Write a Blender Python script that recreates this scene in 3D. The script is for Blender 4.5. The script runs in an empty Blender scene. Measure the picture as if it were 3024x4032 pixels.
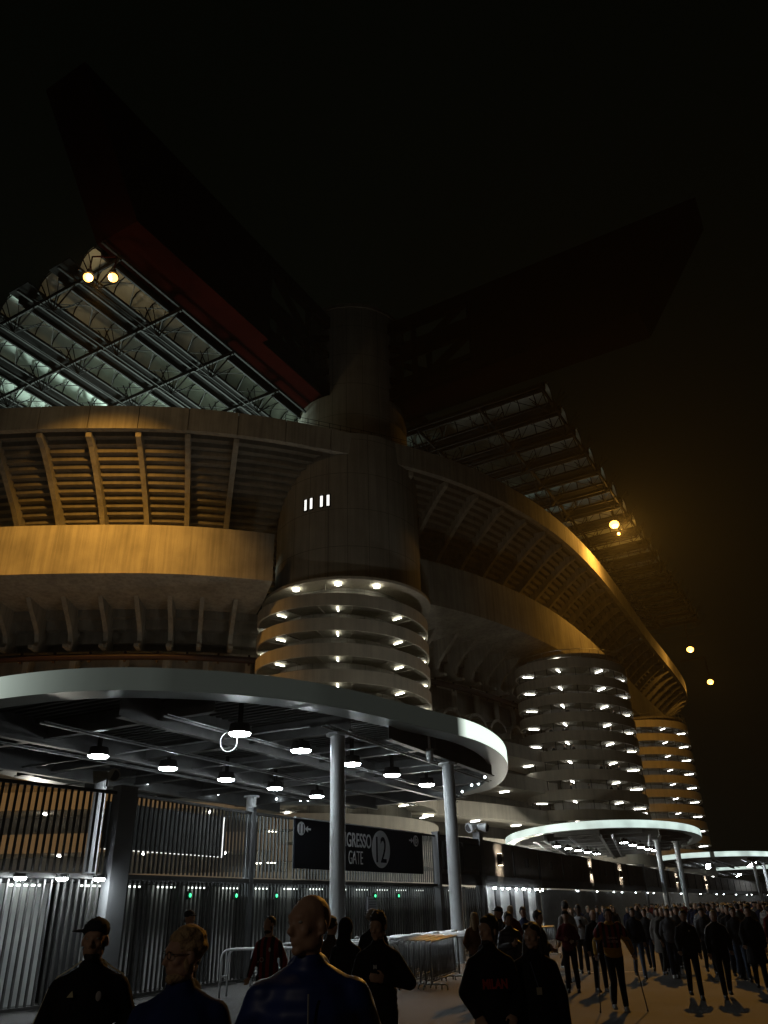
import bpy, bmesh, math, random
from mathutils import Vector, Matrix, Euler
random.seed(7)
sc = bpy.context.scene
C = sc.collection
R = math.radians
# ------------------------------------------------------------------ camera, world, exposure
cam_d = bpy.data.cameras.new('camera'); cam = bpy.data.objects.new('camera', cam_d); C.objects.link(cam)
sc.camera = cam
TH, RO = R(27.4), R(1.6)
fw = Vector((0, math.cos(TH), math.sin(TH))); up0 = Vector((0, -math.sin(TH), math.cos(TH))); r0 = Vector((1, 0, 0))
cr = r0*math.cos(RO) - up0*math.sin(RO); cu = r0*math.sin(RO) + up0*math.cos(RO)
M = Matrix((cr, cu, -fw)).transposed().to_4x4(); M.translation = Vector((0, 0, 1.7))
cam.matrix_world = M
cam_d.sensor_fit = 'HORIZONTAL'; cam_d.sensor_width = 36; cam_d.lens = 36.07
cam_d.clip_start = 0.1; cam_d.clip_end = 3000
w = bpy.data.worlds.new('World'); sc.world = w; w.use_nodes = True
wn = w.node_tree.nodes; wn['Background'].inputs[0].default_value = (0.75, 1.0, 0.55, 1); wn['Background'].inputs[1].default_value = 0.0011
sc.view_settings.view_transform = 'Standard'; sc.view_settings.look = 'None'
sc.view_settings.exposure = 0; sc.view_settings.gamma = 1
sc.cycles.use_denoising = True
sc.cycles.max_bounces = 5; sc.cycles.diffuse_bounces = 3; sc.cycles.glossy_bounces = 2; sc.cycles.transmission_bounces = 3
sc.cycles.volume_bounces = 0; sc.cycles.sample_clamp_indirect = 2.0; sc.cycles.caustics_reflective = False; sc.cycles.caustics_refractive = False
sc.cycles.use_light_tree = True
SODIUM = (1.0, 0.47, 0.07)
def lamp_obj(kind, name, loc, power, color, size=0.3, aim=None, cone=None, blend=0.6):
    l = bpy.data.lights.new(name, kind); l.energy = power; l.color = color
    if kind in ('POINT', 'SPOT'): l.shadow_soft_size = size
    if kind == 'AREA': l.size = size; l.spread = R(100)
    if cone: l.spot_size = R(cone); l.spot_blend = blend
    o = bpy.data.objects.new(name, l); C.objects.link(o); o.location = loc
    if aim is not None: o.rotation_euler = (Vector(aim)-Vector(loc)).to_track_quat('-Z', 'Y').to_euler()
    return o
# sodium floodlights hung off the roof; their lenses are built with the fittings further down
LAMPS = [(-29.6, 58.5, 60.0), (-27.05, 58.5, 59.9), (41.1, 123.7, 62.0), (75.8, 188.2, 58.0), (92.7, 220.8, 58.0)]
lamp_obj('SPOT', 'sodium_spot', (-28.3, 57.9, 59.6), 57000, SODIUM, .3, (-34, 79, 39), 76, 1)
lamp_obj('POINT', 'sodium_spill', (-28.3, 57.9, 59.4), 900, (1, .66, .32), .4)
lamp_obj('SPOT', 'sodium_spot', (41.1, 123.3, 61.4), 34000, SODIUM, .3, (37, 131, 37), 118, 1)
lamp_obj('SPOT', 'sodium_spot', (41.4, 122.6, 60.6), 120000, SODIUM, .28, (8, 13, 0), 30, .9)
lamp_obj('POINT', 'sodium_spill', (41.1, 123.3, 61.4), 10500, SODIUM, .4)
lamp_obj('POINT', 'sodium_spill', (75.8, 188.0, 57.4), 3500, SODIUM, .4)
lamp_obj('POINT', 'sodium_spill', (92.7, 220.6, 57.4), 3500, SODIUM, .4)
lamp_obj('SPOT', 'sodium_spot', (75.8, 188.0, 57.6), 52000, SODIUM, .35, (51, 158, 11), 26, .9)
lamp_obj('SPOT', 'sodium_spot', (92.7, 220.6, 57.6), 6000, SODIUM, .35, (85, 222, 52), 120, 1)
# fill lights added between fence and stadium, for unseen lamps, to brighten the concrete
for p_ in ((-46, 52, 4.2), (-22, 50, 4.2), (2, 66, 4.2), (12, 84, 4.2), (17, 99, 4.2)):
    lamp_obj('POINT', 'apron_fill', p_, 1050 if p_[0] < 0 else 2000, (1, .95, .82), .15)
lamp_obj('POINT', 'front_fill', (-9, -9, 7.5), 340, (1, .86, .70), .2)  # fill light added behind the camera to lift the faces; has no fixture
# canopy floodlight past the left edge of the frame: it whitens the left flanks of the columns
lamp_obj('SPOT', 'canopy_floodlight', (-14.4, 25.0, 6.0), 1700, (.80, .96, 1), .15, (1, 29, 2.4), 42, .6)
# pitch floodlighting inside the bowl, seen only as the glow under the roof
lamp_obj('AREA', 'pitch_floodlight', (-30, 116, 42), 20000, (.78, 1, .88), 6, (-30, 88, 64))
lamp_obj('AREA', 'pitch_floodlight', (-62, 126, 42), 20000, (.78, 1, .88), 6, (-50, 92, 64))
lamp_obj('AREA', 'pitch_floodlight', (4, 134, 42), 1500, (.80, 1, .92), 8, (14, 112, 64))
# ------------------------------------------------------------------ helpers
class MB:
    def __init__(s): s.v = []; s.f = []
    def add(s, v, f):
        n = len(s.v); s.v += [tuple(p) for p in v]; s.f += [tuple(i+n for i in q) for q in f]
    def box(s, c, d, rz=0, rx=0, ry=0):
        m = Euler((rx, ry, rz)).to_matrix(); x, y, z = d[0]/2, d[1]/2, d[2]/2
        vs = [Vector(c)+m @ Vector(p) for p in ((-x,-y,-z),(x,-y,-z),(x,y,-z),(-x,y,-z),(-x,-y,z),(x,-y,z),(x,y,z),(-x,y,z))]
        s.add(vs, [(0,3,2,1),(4,5,6,7),(0,1,5,4),(1,2,6,5),(2,3,7,6),(3,0,4,7)])
    def bar(s, a, b, wd, ht):       # rectangular member between two points
        a, b = Vector(a), Vector(b); d = (b-a); L = d.length
        if L < 1e-5: return
        d /= L; upv = Vector((0,0,1)) if abs(d.z) < .98 else Vector((0,1,0))
        x = d.cross(upv).normalized(); y = x.cross(d)
        vs = []
        for p in (a, b):
            for i, j in ((-1,-1),(1,-1),(1,1),(-1,1)): vs.append(p + x*i*wd/2 + y*j*ht/2)
        s.add(vs, [(0,1,2,3),(7,6,5,4),(0,4,5,1),(1,5,6,2),(2,6,7,3),(3,7,4,0)])
    def tube(s, pts, r, n=8, cap=True, r1=None):
        pts = [Vector(p) for p in pts]; rings = []; base = len(s.v); prev = None
        for i, p in enumerate(pts):
            d = (pts[min(i+1, len(pts)-1)] - pts[max(i-1, 0)]).normalized()
            if prev is None:
                a = Vector((0,0,1)) if abs(d.z) < .9 else Vector((1,0,0)); x = d.cross(a).normalized()
            else: x = (prev - d*prev.dot(d)).normalized()
            prev = x; y = d.cross(x)
            rr = r if r1 is None else r+(r1-r)*i/(len(pts)-1)
            for k in range(n):
                t = 2*math.pi*k/n; s.v.append(tuple(p + x*math.cos(t)*rr + y*math.sin(t)*rr))
        for i in range(len(pts)-1):
            for k in range(n):
                a = base+i*n+k; b = base+i*n+(k+1) % n; s.f.append((a, b, b+n, a+n))
        if cap:
            s.f.append(tuple(base+k for k in range(n))[::-1]); e = base+(len(pts)-1)*n; s.f.append(tuple(e+k for k in range(n)))
    def cyl(s, c, r, z0, z1, n=48, r1=None, cap=True):
        b = len(s.v); r1 = r if r1 is None else r1
        for (z, q) in ((z0, r), (z1, r1)):
            for k in range(n): t = 2*math.pi*k/n; s.v.append((c[0]+q*math.cos(t), c[1]+q*math.sin(t), z))
        for k in range(n): k2 = (k+1) % n; s.f.append((b+k, b+k2, b+n+k2, b+n+k))
        if cap: s.f.append(tuple(b+k for k in range(n))[::-1]); s.f.append(tuple(b+n+k for k in range(n)))
    def ball(s, c, rad, m=None, seg=12, rg=8):
        c = Vector(c); rad = rad if hasattr(rad, '__len__') else (rad,)*3; b = len(s.v)
        for i in range(rg+1):
            ph = math.pi*i/rg
            for k in range(seg):
                t = 2*math.pi*k/seg
                p = Vector((math.sin(ph)*math.cos(t)*rad[0], math.sin(ph)*math.sin(t)*rad[1], math.cos(ph)*rad[2]))
                if m is not None: p = m @ p
                s.v.append(tuple(c+p))
        for i in range(rg):
            for k in range(seg):
                a = b+i*seg+k; a2 = b+i*seg+(k+1) % seg; s.f.append((a, a+seg, a2+seg, a2))
    def caps(s, a, b, r0, r1=None, n=12):
        r1 = r0 if r1 is None else r1
        s.ball(a, r0, None, n, 8); s.ball(b, r1, None, n, 8); s.tube([a, b], r0, n, True, r1)
    def prism(s, poly, h):          # poly: list of 3D pts (planar), h: extrusion vector
        n = len(poly); h = Vector(h); a = [Vector(p) for p in poly]
        s.add(a+[p+h for p in a], [tuple(range(n))[::-1], tuple(range(n, 2*n))]+[(i, (i+1) % n, (i+1) % n+n, i+n) for i in range(n)])
    def build(s, name, m, parent=None, smooth=False, fix=True):
        me = bpy.data.meshes.new(name); me.from_pydata(s.v, [], s.f)
        if fix:
            bm = bmesh.new(); bm.from_mesh(me); bmesh.ops.recalc_face_normals(bm, faces=bm.faces); bm.to_mesh(me); bm.free()
        if m: me.materials.append(m)
        o = bpy.data.objects.new(name, me); C.objects.link(o)
        if parent: o.parent = parent
        if smooth:
            for p in me.polygons: p.use_smooth = True
        return o
def smooth_by(o, ang=35):
    me = o.data
    for p in me.polygons: p.use_smooth = True
    bm = bmesh.new(); bm.from_mesh(me)
    for e in bm.edges:
        e.smooth = len(e.link_faces) == 2 and e.calc_face_angle(0) < R(ang)
    bm.to_mesh(me); bm.free()
def empty(name, label, cat, loc=(0,0,0), rz=0, group=None):
    o = bpy.data.objects.new(name, None); C.objects.link(o); o.location = loc; o.rotation_euler = (0,0,rz); o.empty_display_size = .3
    o['label'] = label; o['category'] = cat
    if group: o['group'] = group
    return o
def tag(o, label, cat, group=None):
    o['label'] = label; o['category'] = cat
    if group: o['group'] = group
    return o
def copy_tree(o, parent=None):
    c = o.copy(); C.objects.link(c); c.parent = parent
    for ch in o.children: copy_tree(ch, c)
    return c
# ------------------------------------------------------------------ materials
def mat(name, col, rough=.7, metal=0, var=.25, scale=3.0, streak=0, bump=0, bscale=20, emis=None, estr=0, objcol=False, spec=.5, coat=0):
    m = bpy.data.materials.new(name); m.use_nodes = True; nt = m.node_tree; N = nt.nodes; L = nt.links
    b = N['Principled BSDF']; b.inputs['Roughness'].default_value = rough; b.inputs['Metallic'].default_value = metal
    b.inputs['Specular IOR Level'].default_value = spec
    if coat: b.inputs['Coat Weight'].default_value = coat
    tc = N.new('ShaderNodeTexCoord')
    if objcol:
        oi = N.new('ShaderNodeObjectInfo'); base = oi.outputs['Color']
    else:
        rgb = N.new('ShaderNodeRGB'); rgb.outputs[0].default_value = (*col, 1); base = rgb.outputs[0]
    if var:
        nz = N.new('ShaderNodeTexNoise'); nz.inputs['Scale'].default_value = scale; nz.inputs['Detail'].default_value = 6
        L.new(tc.outputs['Object'], nz.inputs['Vector'])
        mr = N.new('ShaderNodeMapRange'); mr.inputs['From Min'].default_value = .3; mr.inputs['From Max'].default_value = .7
        mr.inputs['To Min'].default_value = 1-var; mr.inputs['To Max'].default_value = 1+var*.6; L.new(nz.outputs[0], mr.inputs['Value'])
        fac = mr.outputs[0]
        if streak:
            mp = N.new('ShaderNodeMapping'); mp.inputs['Scale'].default_value = (1.1, 1.1, .045); L.new(tc.outputs['Object'], mp.inputs[0])
            n2 = N.new('ShaderNodeTexNoise'); n2.inputs['Scale'].default_value = 1.6; n2.inputs['Detail'].default_value = 8; n2.inputs['Roughness'].default_value = .65
            L.new(mp.outputs[0], n2.inputs['Vector'])
            m2 = N.new('ShaderNodeMapRange'); m2.inputs['From Min'].default_value = .35; m2.inputs['From Max'].default_value = .6
            m2.inputs['To Min'].default_value = 1-streak; m2.inputs['To Max'].default_value = 1.08; L.new(n2.outputs[0], m2.inputs['Value'])
            mu = N.new('ShaderNodeMath'); mu.operation = 'MULTIPLY'; L.new(fac, mu.inputs[0]); L.new(m2.outputs[0], mu.inputs[1]); fac = mu.outputs[0]
        vm = N.new('ShaderNodeVectorMath'); vm.operation = 'SCALE'; L.new(base, vm.inputs[0]); L.new(fac, vm.inputs['Scale'])
        base = vm.outputs[0]
    L.new(base, b.inputs['Base Color'])
    if bump:
        nb = N.new('ShaderNodeTexNoise'); nb.inputs['Scale'].default_value = bscale; nb.inputs['Detail'].default_value = 5; L.new(tc.outputs['Object'], nb.inputs['Vector'])
        bp = N.new('ShaderNodeBump'); bp.inputs['Strength'].default_value = bump; bp.inputs['Distance'].default_value = .02
        L.new(nb.outputs[0], bp.inputs['Height']); L.new(bp.outputs[0], b.inputs['Normal'])
    if emis:
        b.inputs['Emission Color'].default_value = (*emis, 1); b.inputs['Emission Strength'].default_value = estr
    return m
def add_lines(m, kind, sx, sz, width=.006, dark=.45, cx=0, cy=0, rad=9):
    """joint lines of precast panels: vertical joints by angle (kind 'cyl') and level joints by height"""
    nt = m.node_tree; N = nt.nodes; L = nt.links; b = N['Principled BSDF']
    tc = N.new('ShaderNodeTexCoord'); sp = N.new('ShaderNodeSeparateXYZ'); L.new(tc.outputs['Object'], sp.inputs[0])
    at = N.new('ShaderNodeMath'); at.operation = 'ARCTAN2'; L.new(sp.outputs[0], at.inputs[0]); L.new(sp.outputs[1], at.inputs[1])
    ml = N.new('ShaderNodeMath'); ml.operation = 'MULTIPLY'; ml.inputs[1].default_value = rad; L.new(at.outputs[0], ml.inputs[0])
    outs = []
    for src, step in ((ml.outputs[0], sx), (sp.outputs[2], sz)):
        dv = N.new('ShaderNodeMath'); dv.operation = 'DIVIDE'; dv.inputs[1].default_value = step; L.new(src, dv.inputs[0])
        fr = N.new('ShaderNodeMath'); fr.operation = 'FRACT'; L.new(dv.outputs[0], fr.inputs[0])
        lt = N.new('ShaderNodeMath'); lt.operation = 'LESS_THAN'; lt.inputs[1].default_value = width/step*10; L.new(fr.outputs[0], lt.inputs[0]); outs.append(lt.outputs[0])
    mx = N.new('ShaderNodeMath'); mx.operation = 'MAXIMUM'; L.new(outs[0], mx.inputs[0]); L.new(outs[1], mx.inputs[1])
    k = N.new('ShaderNodeMapRange'); k.inputs['To Min'].default_value = 1; k.inputs['To Max'].default_value = dark; L.new(mx.outputs[0], k.inputs['Value'])
    vm = N.new('ShaderNodeVectorMath'); vm.operation = 'SCALE'; src = b.inputs['Base Color'].links[0].from_socket
    L.new(src, vm.inputs[0]); L.new(k.outputs[0], vm.inputs['Scale']); L.new(vm.outputs[0], b.inputs['Base Color'])
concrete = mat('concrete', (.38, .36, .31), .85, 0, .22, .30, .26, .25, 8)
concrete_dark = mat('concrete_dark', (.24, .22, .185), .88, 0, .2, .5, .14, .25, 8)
concrete_tower = mat('concrete_panels', (.30, .285, .25), .85, 0, .14, .3, .18, .2, 8); add_lines(concrete_tower, 'cyl', 2.55, 5.2, .008, .5, rad=9.3)
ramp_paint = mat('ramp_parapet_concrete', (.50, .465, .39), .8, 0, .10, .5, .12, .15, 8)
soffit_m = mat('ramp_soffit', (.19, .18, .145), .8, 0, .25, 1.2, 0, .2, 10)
asphalt = mat('asphalt', (.058, .056, .053), .8, 0, .5, .28, 0, .8, 45)
kerbstone = mat('kerbstone', (.30, .29, .27), .85, 0, .3, 2, 0, .4, 30)
red_steel = mat('red_steel', (.008, .0010, .0007), .9, .0, .2, .3, .2, spec=0)
black_steel = mat('dark_steel', (.008, .007, .0065), .8, 0, .3, 1, spec=.15)
pipe_red = mat('dark_red_pipe', (.018, .003, .0025), .6, 0, .2, 1)
polyc = mat('polycarbonate_vault', (.55, .62, .57), .25, 0, .15, .8)
roof_sheet_vault_shade = mat('roof_sheet_vault_shade', (.0035, .003, .0028), .95, 0, .3, .5, spec=.05)  # flat roof panels, and the painted dark half of each vault
steel_grey = mat('galvanised_steel', (.35, .36, .36), .42, .7, .25, 4)
deck_m = mat('canopy_deck', (.05, .052, .05), .6, .3, .25, 2)
beam_m = mat('canopy_beam_paint', (.13, .133, .13), .5, .2, .2, 2)
canopy_white = mat('canopy_fascia_metal', (.44, .48, .46), .42, .25, .08, .6)
white_paint = mat('white_painted_steel', (.70, .72, .74), .4, .2, .1, 3)
col_paint = mat('column_paint', (.60, .63, .65), .45, .1, .12, 2, .12)
slat_m = mat('slat_steel', (.10, .10, .097), .5, .4, .25, 4)
post_m = mat('gate_post_metal', (.15, .155, .16), .55, .3, .15, 1)
panel_m = mat('booth_panel', (.42, .43, .42), .6, .1, .25, 1.2, .2)
booth_dark = mat('booth_dark_panel', (.035, .036, .037), .6, .1, .2, 1)
sign_m = mat('sign_navy', (.006, .0075, .0125), .85, 0, .1, 1, spec=.1)
sign_w = mat('sign_lettering', (.80, .82, .84), .5, 0, .08, 3)
cladding = mat('wall_cladding', (.20, .185, .17), .6, .2, .25, 1)
cladding_dk = mat('wall_cladding_black', (.02, .02, .02), .55, .2, .2, 1)
def emit(name, col, s):
    m = bpy.data.materials.new(name); m.use_nodes = True; nt = m.node_tree; b = nt.nodes['Principled BSDF']
    b.inputs['Base Color'].default_value = (.6, .6, .6, 1); b.inputs['Emission Color'].default_value = (*col, 1); b.inputs['Emission Strength'].default_value = s
    return m
tube_e = emit('tube_lamp_light', (1, .97, .80), 20)
tube_e2 = emit('tube_lamp_light_cool', (.98, .98, .92), 17)
disc_e = emit('disc_lamp_light', (.90, .97, 1), 110)
small_e = emit('small_lamp_light', (.85, .95, 1), 18)
sod_e = emit('sodium_lens', (1, .46, .07), 8)
led_e = emit('led_band', (.80, 1, .92), 1.05)
nt = led_e.node_tree; nz = nt.nodes.new('ShaderNodeTexNoise'); nz.inputs['Scale'].default_value = .45; nz.inputs['Detail'].default_value = 3
tcn = nt.nodes.new('ShaderNodeTexCoord'); mrn = nt.nodes.new('ShaderNodeMapRange'); mrn.inputs['From Min'].default_value = .3; mrn.inputs['From Max'].default_value = .7; mrn.inputs['To Min'].default_value = .5; mrn.inputs['To Max'].default_value = 1.1
nt.links.new(tcn.outputs['Object'], nz.inputs['Vector']); nt.links.new(nz.outputs[0], mrn.inputs['Value']); nt.links.new(mrn.outputs[0], nt.nodes['Principled BSDF'].inputs['Emission Strength'])
led_and_glow = bpy.data.materials.new('led_band_painted_glow'); led_and_glow.use_nodes = True  # lit band segments, plus painted glow where the band is unlit
nt = led_and_glow.node_tree; at = nt.nodes.new('ShaderNodeAttribute'); at.attribute_name = 'glow'
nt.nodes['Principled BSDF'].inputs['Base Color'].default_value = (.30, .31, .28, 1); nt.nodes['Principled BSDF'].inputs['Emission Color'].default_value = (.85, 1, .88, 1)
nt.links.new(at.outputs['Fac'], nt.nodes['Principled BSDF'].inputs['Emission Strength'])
win_e = emit('window_light', (1, .98, .92), 1.3)
green_e = emit('green_indicator', (.05, 1, .35), 2.2)
spot_e = emit('wall_light', (1, .86, .66), 6)
# ------------------------------------------------------------------ ground
g = MB(); g.add([(-600, -200, 0), (900, -200, 0), (900, 1200, 0), (-600, 1200, 0)], [(0,1,2,3)])
o = g.build('ground', asphalt); o['kind'] = 'structure'
road_line = mat('worn_road_paint', (.42, .40, .34), .8, 0, .5, 6)
for i, (x0, y0, x1, y1) in enumerate(((4.6, 25.6, 7.1, 25.3), (7.2, 21.9, 8.5, 21.6))):
    mk = MB(); mk.bar((x0, y0, .004), (x1, y1, .004), .12, .002); o = mk.build('road_marking', road_line); o['kind'] = 'structure'
# ------------------------------------------------------------------ the ring outline
ctrl = [(-100, 97), (-80, 86), (-60, 79.8), (-47.2, 78.2), (-38.6, 78.1), (-28.4, 78.6), (-21.7, 79.6), (-13.3, 82), (-7.6, 84.4), (3.5, 89.5), (11.5, 94.9), (19, 101.8),
        (28.1, 112.8), (37.7, 128.2), (48.2, 148.1), (60.5, 172.5), (73, 196), (84.8, 219.7), (90, 236), (90, 255), (80, 275)]
def catmull(P, step=1.0, closed=False):
    out = []; n = len(P); rng = range(n if closed else n-1)
    for i in rng:
        p = [Vector(P[(i+k) % n] if closed else P[min(max(i+k, 0), n-1)]) for k in (-1, 0, 1, 2)]
        m = max(2, int((p[2]-p[1]).length/.5))
        for j in range(m):
            t = j/m; out.append(.5*((2*p[1])+(-p[0]+p[2])*t+(2*p[0]-5*p[1]+4*p[2]-p[3])*t*t+(-p[0]+3*p[1]-3*p[2]+p[3])*t**3))
    if not closed: out.append(Vector(P[-1]))
    return out
def resample(pts, step, closed=False):
    if closed: pts = pts+[pts[0]]
    out = [pts[0]]; acc = 0
    for a, b in zip(pts, pts[1:]):
        L = (b-a).length; t = step-acc
        while t <= L: out.append(a+(b-a)*(t/L)); t += step
        acc = (acc+L) % step if L else acc
    return out
_raw = catmull(ctrl)
for _ in range(60): _raw = [_raw[0]]+[(_raw[i-1]+_raw[i]*2+_raw[i+1])/4 for i in range(1, len(_raw)-1)]+[_raw[-1]]
RING = resample(_raw, .5)
def ringp(u):
    i = max(0, min(len(RING)-2, int(u/.5))); f = min(1, u/.5-i); p = RING[i].lerp(RING[i+1], f)
    t = (RING[min(len(RING)-1, i+2)]-RING[max(0, i-1)]).normalized(); return p, t, Vector((t.y, -t.x))
ULEN = .5*(len(RING)-1)
def ring_sweep(mb, sec, u0, u1, step=1.5, dz=None, closed=True):
    n = len(sec); b = len(mb.v); k = max(1, int((u1-u0)/step))
    for i in range(k+1):
        u = u0+(u1-u0)*i/k; p, t, nn = ringp(u); d = dz(u) if dz else 0
        for s, z in sec: q = p-nn*s; mb.v.append((q.x, q.y, z+d))
    for i in range(k):
        for j in range(n if closed else n-1):
            j2 = (j+1) % n; mb.f.append((b+i*n+j, b+i*n+j2, b+(i+1)*n+j2, b+(i+1)*n+j))
    if closed: mb.f.append(tuple(b+j for j in range(n))); mb.f.append(tuple(b+k*n+j for j in range(n))[::-1])
def u_at_x(x): return .5*min(range(len(RING)), key=lambda i: abs(RING[i].x-x)+(1000 if RING[i].y > 232 else 0))
U0 = u_at_x(-62); UEND = ULEN-8
bowl = empty('stadium', 'huge concrete football stadium with ribbed upper ring, yellow lit gallery band and curved facade', 'stadium', (0, 95, 0))
_bp = bowl
def part(mb, name, m, parent=None, smooth=False):
    o = mb.build(name, m, None, smooth); p = parent or bowl; o.parent = p; o.matrix_parent_inverse = Matrix.Translation(p.location).inverted(); return o
RIB = 6.05; ub = u_at_x(-29.9)
rib_us = [ub+RIB*k for k in range(-6, 60) if U0+1 < ub+RIB*k < UEND-2]
# parapet of the upper ring, one precast panel per bay (dark open joints between)
pp = MB()
for a, b in zip(rib_us, rib_us[1:]):
    ring_sweep(pp, [(0, 54.9), (-.12, 58.1), (.5, 58.1), (.8, 54.9)], a+.05, b-.05, 1.2)
ring_sweep(pp, [(.25, 54.95), (.25, 58.0), (.55, 58.0), (.8, 54.95)], rib_us[0], rib_us[-1], 1.5)
o = part(pp, 'ring_parapet', concrete); smooth_by(o)
rl = MB()
for u in [rib_us[8]+1.5*k for k in range(200)]:
    if u < UEND-2: p, t, n = ringp(u); rl.bar((p.x-n.x*.4, p.y-n.y*.4, 58.1), (p.x-n.x*.4, p.y-n.y*.4, 59.3), .07, .07)
for z in (58.7, 59.3):
    uu = [rib_us[8]+1.5*k for k in range(200) if rib_us[8]+1.5*k < UEND-2]; pts = []
    for u in uu: p, t, n = ringp(u); pts.append((p.x-n.x*.4, p.y-n.y*.4, z))
    rl.tube(pts, .04, 4)
part(rl, 'ring_railing', black_steel)
# stepped underside of the stand
st = MB(); sec = []; s, z = 1.0, 55.6
for k in range(21): sec += [(s, z), (s+.85, z)]; s += .85; z -= .66
sec = [(1.0, 56.4)]+sec+[(s, z), (s+1, z+1.2), (2.2, 57.2)]
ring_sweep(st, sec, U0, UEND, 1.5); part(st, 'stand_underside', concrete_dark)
# upper ribs: arched brackets
for u in rib_us:
    p, t, n = ringp(u); mb = MB()
    if -12.6 < p.x < 2.8: continue
    prof = [(.7, 54.8), (3, 55.0), (17, 44.6), (18.5, 43.4), (18.5, 40.6), (15.5, 41.6), (12.2, 44.6), (8.5, 48.6), (5, 51.6), (2.2, 53.6), (.8, 54.2)]
    poly = [(p.x-n.x*a-t.x*.33, p.y-n.y*a-t.y*.33, b) for a, b in prof]
    mb.prism(poly, (t.x*.66, t.y*.66, 0)); part(mb, 'upper_rib', concrete)
# gallery band: deep box beam with flat soffit
UA, UB = u_at_x(-12.2), u_at_x(2.2)
for a_, b_ in ((U0, UA), (UB, UEND)):
    bd = MB(); ring_sweep(bd, [(3.4, 37.15), (3.4, 43.4), (3.9, 43.4), (4.0, 42.2), (17, 41.2), (17, 36.2), (8.7, 36.2)], a_, b_, 1.2); o = part(bd, 'gallery_band', concrete); smooth_by(o, 25)
# lower ribs
lr = 4.55; k = 0; u = U0+1
bw = MB(); ring_sweep(bw, [(15.2, 30.5), (15.2, 32.2), (14.4, 32.3), (14.4, 33.8), (13.6, 33.9), (13.6, 35.1), (12.8, 35.2), (12.8, 36.2), (17.5, 36.2), (17.5, 30.5)], U0, UEND, 1.5)
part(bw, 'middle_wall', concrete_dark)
while u < UEND-3 and k < 62:
    p, t, n = ringp(u); mb = MB()
    if -15 < p.x < 5: u += lr; continue
    prof = [(8.2, 36.25), (9.6, 35.0), (11.0, 34.0), (12.1, 33.0), (12.5, 32.0), (12.1, 31.4), (11.1, 31.2), (11.1, 30.85), (15.5, 30.85), (15.5, 36.25)]
    poly = [(p.x-n.x*a-t.x*.27, p.y-n.y*a-t.y*.27, b) for a, b in prof]
    mb.prism(poly, (t.x*.54, t.y*.54, 0)); part(mb, 'lower_rib', concrete); u += lr; k += 1
lg = MB(); ring_sweep(lg, [(12.6, 30.2), (12.6, 30.7), (16, 30.7), (16, 30.2)], U0, UEND, 1.5); part(lg, 'middle_ledge', concrete)
pr = MB(); pts = []
uu = U0
while uu < UEND: p, t, n = ringp(uu); pts.append((p.x-n.x*11.6, p.y-n.y*11.6, 29.7)); uu += 1.5
pr.tube(pts, .42, 8)
for i in range(0, len(pts), 3): pr.box((pts[i][0], pts[i][1], 29.7), (.25, .25, 1.3))
part(pr, 'red_pipe', pipe_red, smooth=False)
# first ring wall with pilasters and arched openings
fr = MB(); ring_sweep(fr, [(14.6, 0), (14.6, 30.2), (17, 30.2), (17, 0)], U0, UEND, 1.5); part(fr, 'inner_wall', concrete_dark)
for k in range(36):
    u = U0+2+k*6.4
    if u > UEND-3: break
    mb = MB(); pts = []
    for j in range(9):
        a = R(180*j/8); uu = u+2.7*math.cos(a); p, t, n = ringp(uu); pts.append((p.x-n.x*13.0, p.y-n.y*13.0, 24.3+2.3*math.sin(a)))
    for q, q2 in zip(pts, pts[1:]): mb.bar(q, q2, 2.2, .45)
    p, t, n = ringp(u); mb.box((p.x-n.x*13.6, p.y-n.y*13.6, 23.6), (3.6, 1.2, .5), math.atan2(t.y, t.x))
    p, t, n = ringp(u+3.2); q = Vector((p.x-n.x*13.7, p.y-n.y*13.7)); mb.bar((q.x, q.y, 21), (q.x, q.y, 30.1), .7, 1.7)
    part(mb, 'arch', concrete)
# access ramps that run along the facade, with tube lamps under them
for lev, (z0, sl) in enumerate(((19.6, -.012), (15.6, -.012), (11.6, -.012), (7.6, -.012), (3.8, -.008))):
    mb = MB(); uc = u_at_x(3)
    f = lambda u: sl*(u-uc) if u > uc else -sl*(uc-u)*0
    ring_sweep(mb, [(4.2, z0), (4.2, z0+1.75), (4.45, z0+1.75), (4.45, z0+.35), (10.5, z0+.35), (10.5, z0)], U0, UEND-4, 1.5, f)
    o = part(mb, 'facade_ramp', ramp_paint)
    hr = MB(); pts = []; uu = U0
    while uu < UEND-4:
        p, t, n = ringp(uu); d = f(uu); pts.append((p.x-n.x*10.3, p.y-n.y*10.3, z0+1.5+d)); hr.bar((p.x-n.x*10.3, p.y-n.y*10.3, z0+.35+d), (p.x-n.x*10.3, p.y-n.y*10.3, z0+1.5+d), .06, .06); uu += 2
    hr.tube(pts, .05, 4); part(hr, 'handrail', black_steel)
    for k in range(20):
        u = U0+4+k*9.2+lev*2.1
        if u > UEND-50: break
        p, t, n = ringp(u); L = MB(); a = Vector((p.x-n.x*6.0, p.y-n.y*6.0, z0-.12+f(u))); b = Vector((p.x-n.x*7.4, p.y-n.y*7.4, z0-.12+f(u)))
        L.bar(a, b, .16, .1); part(L, 'tube_lamp', tube_e2)
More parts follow.
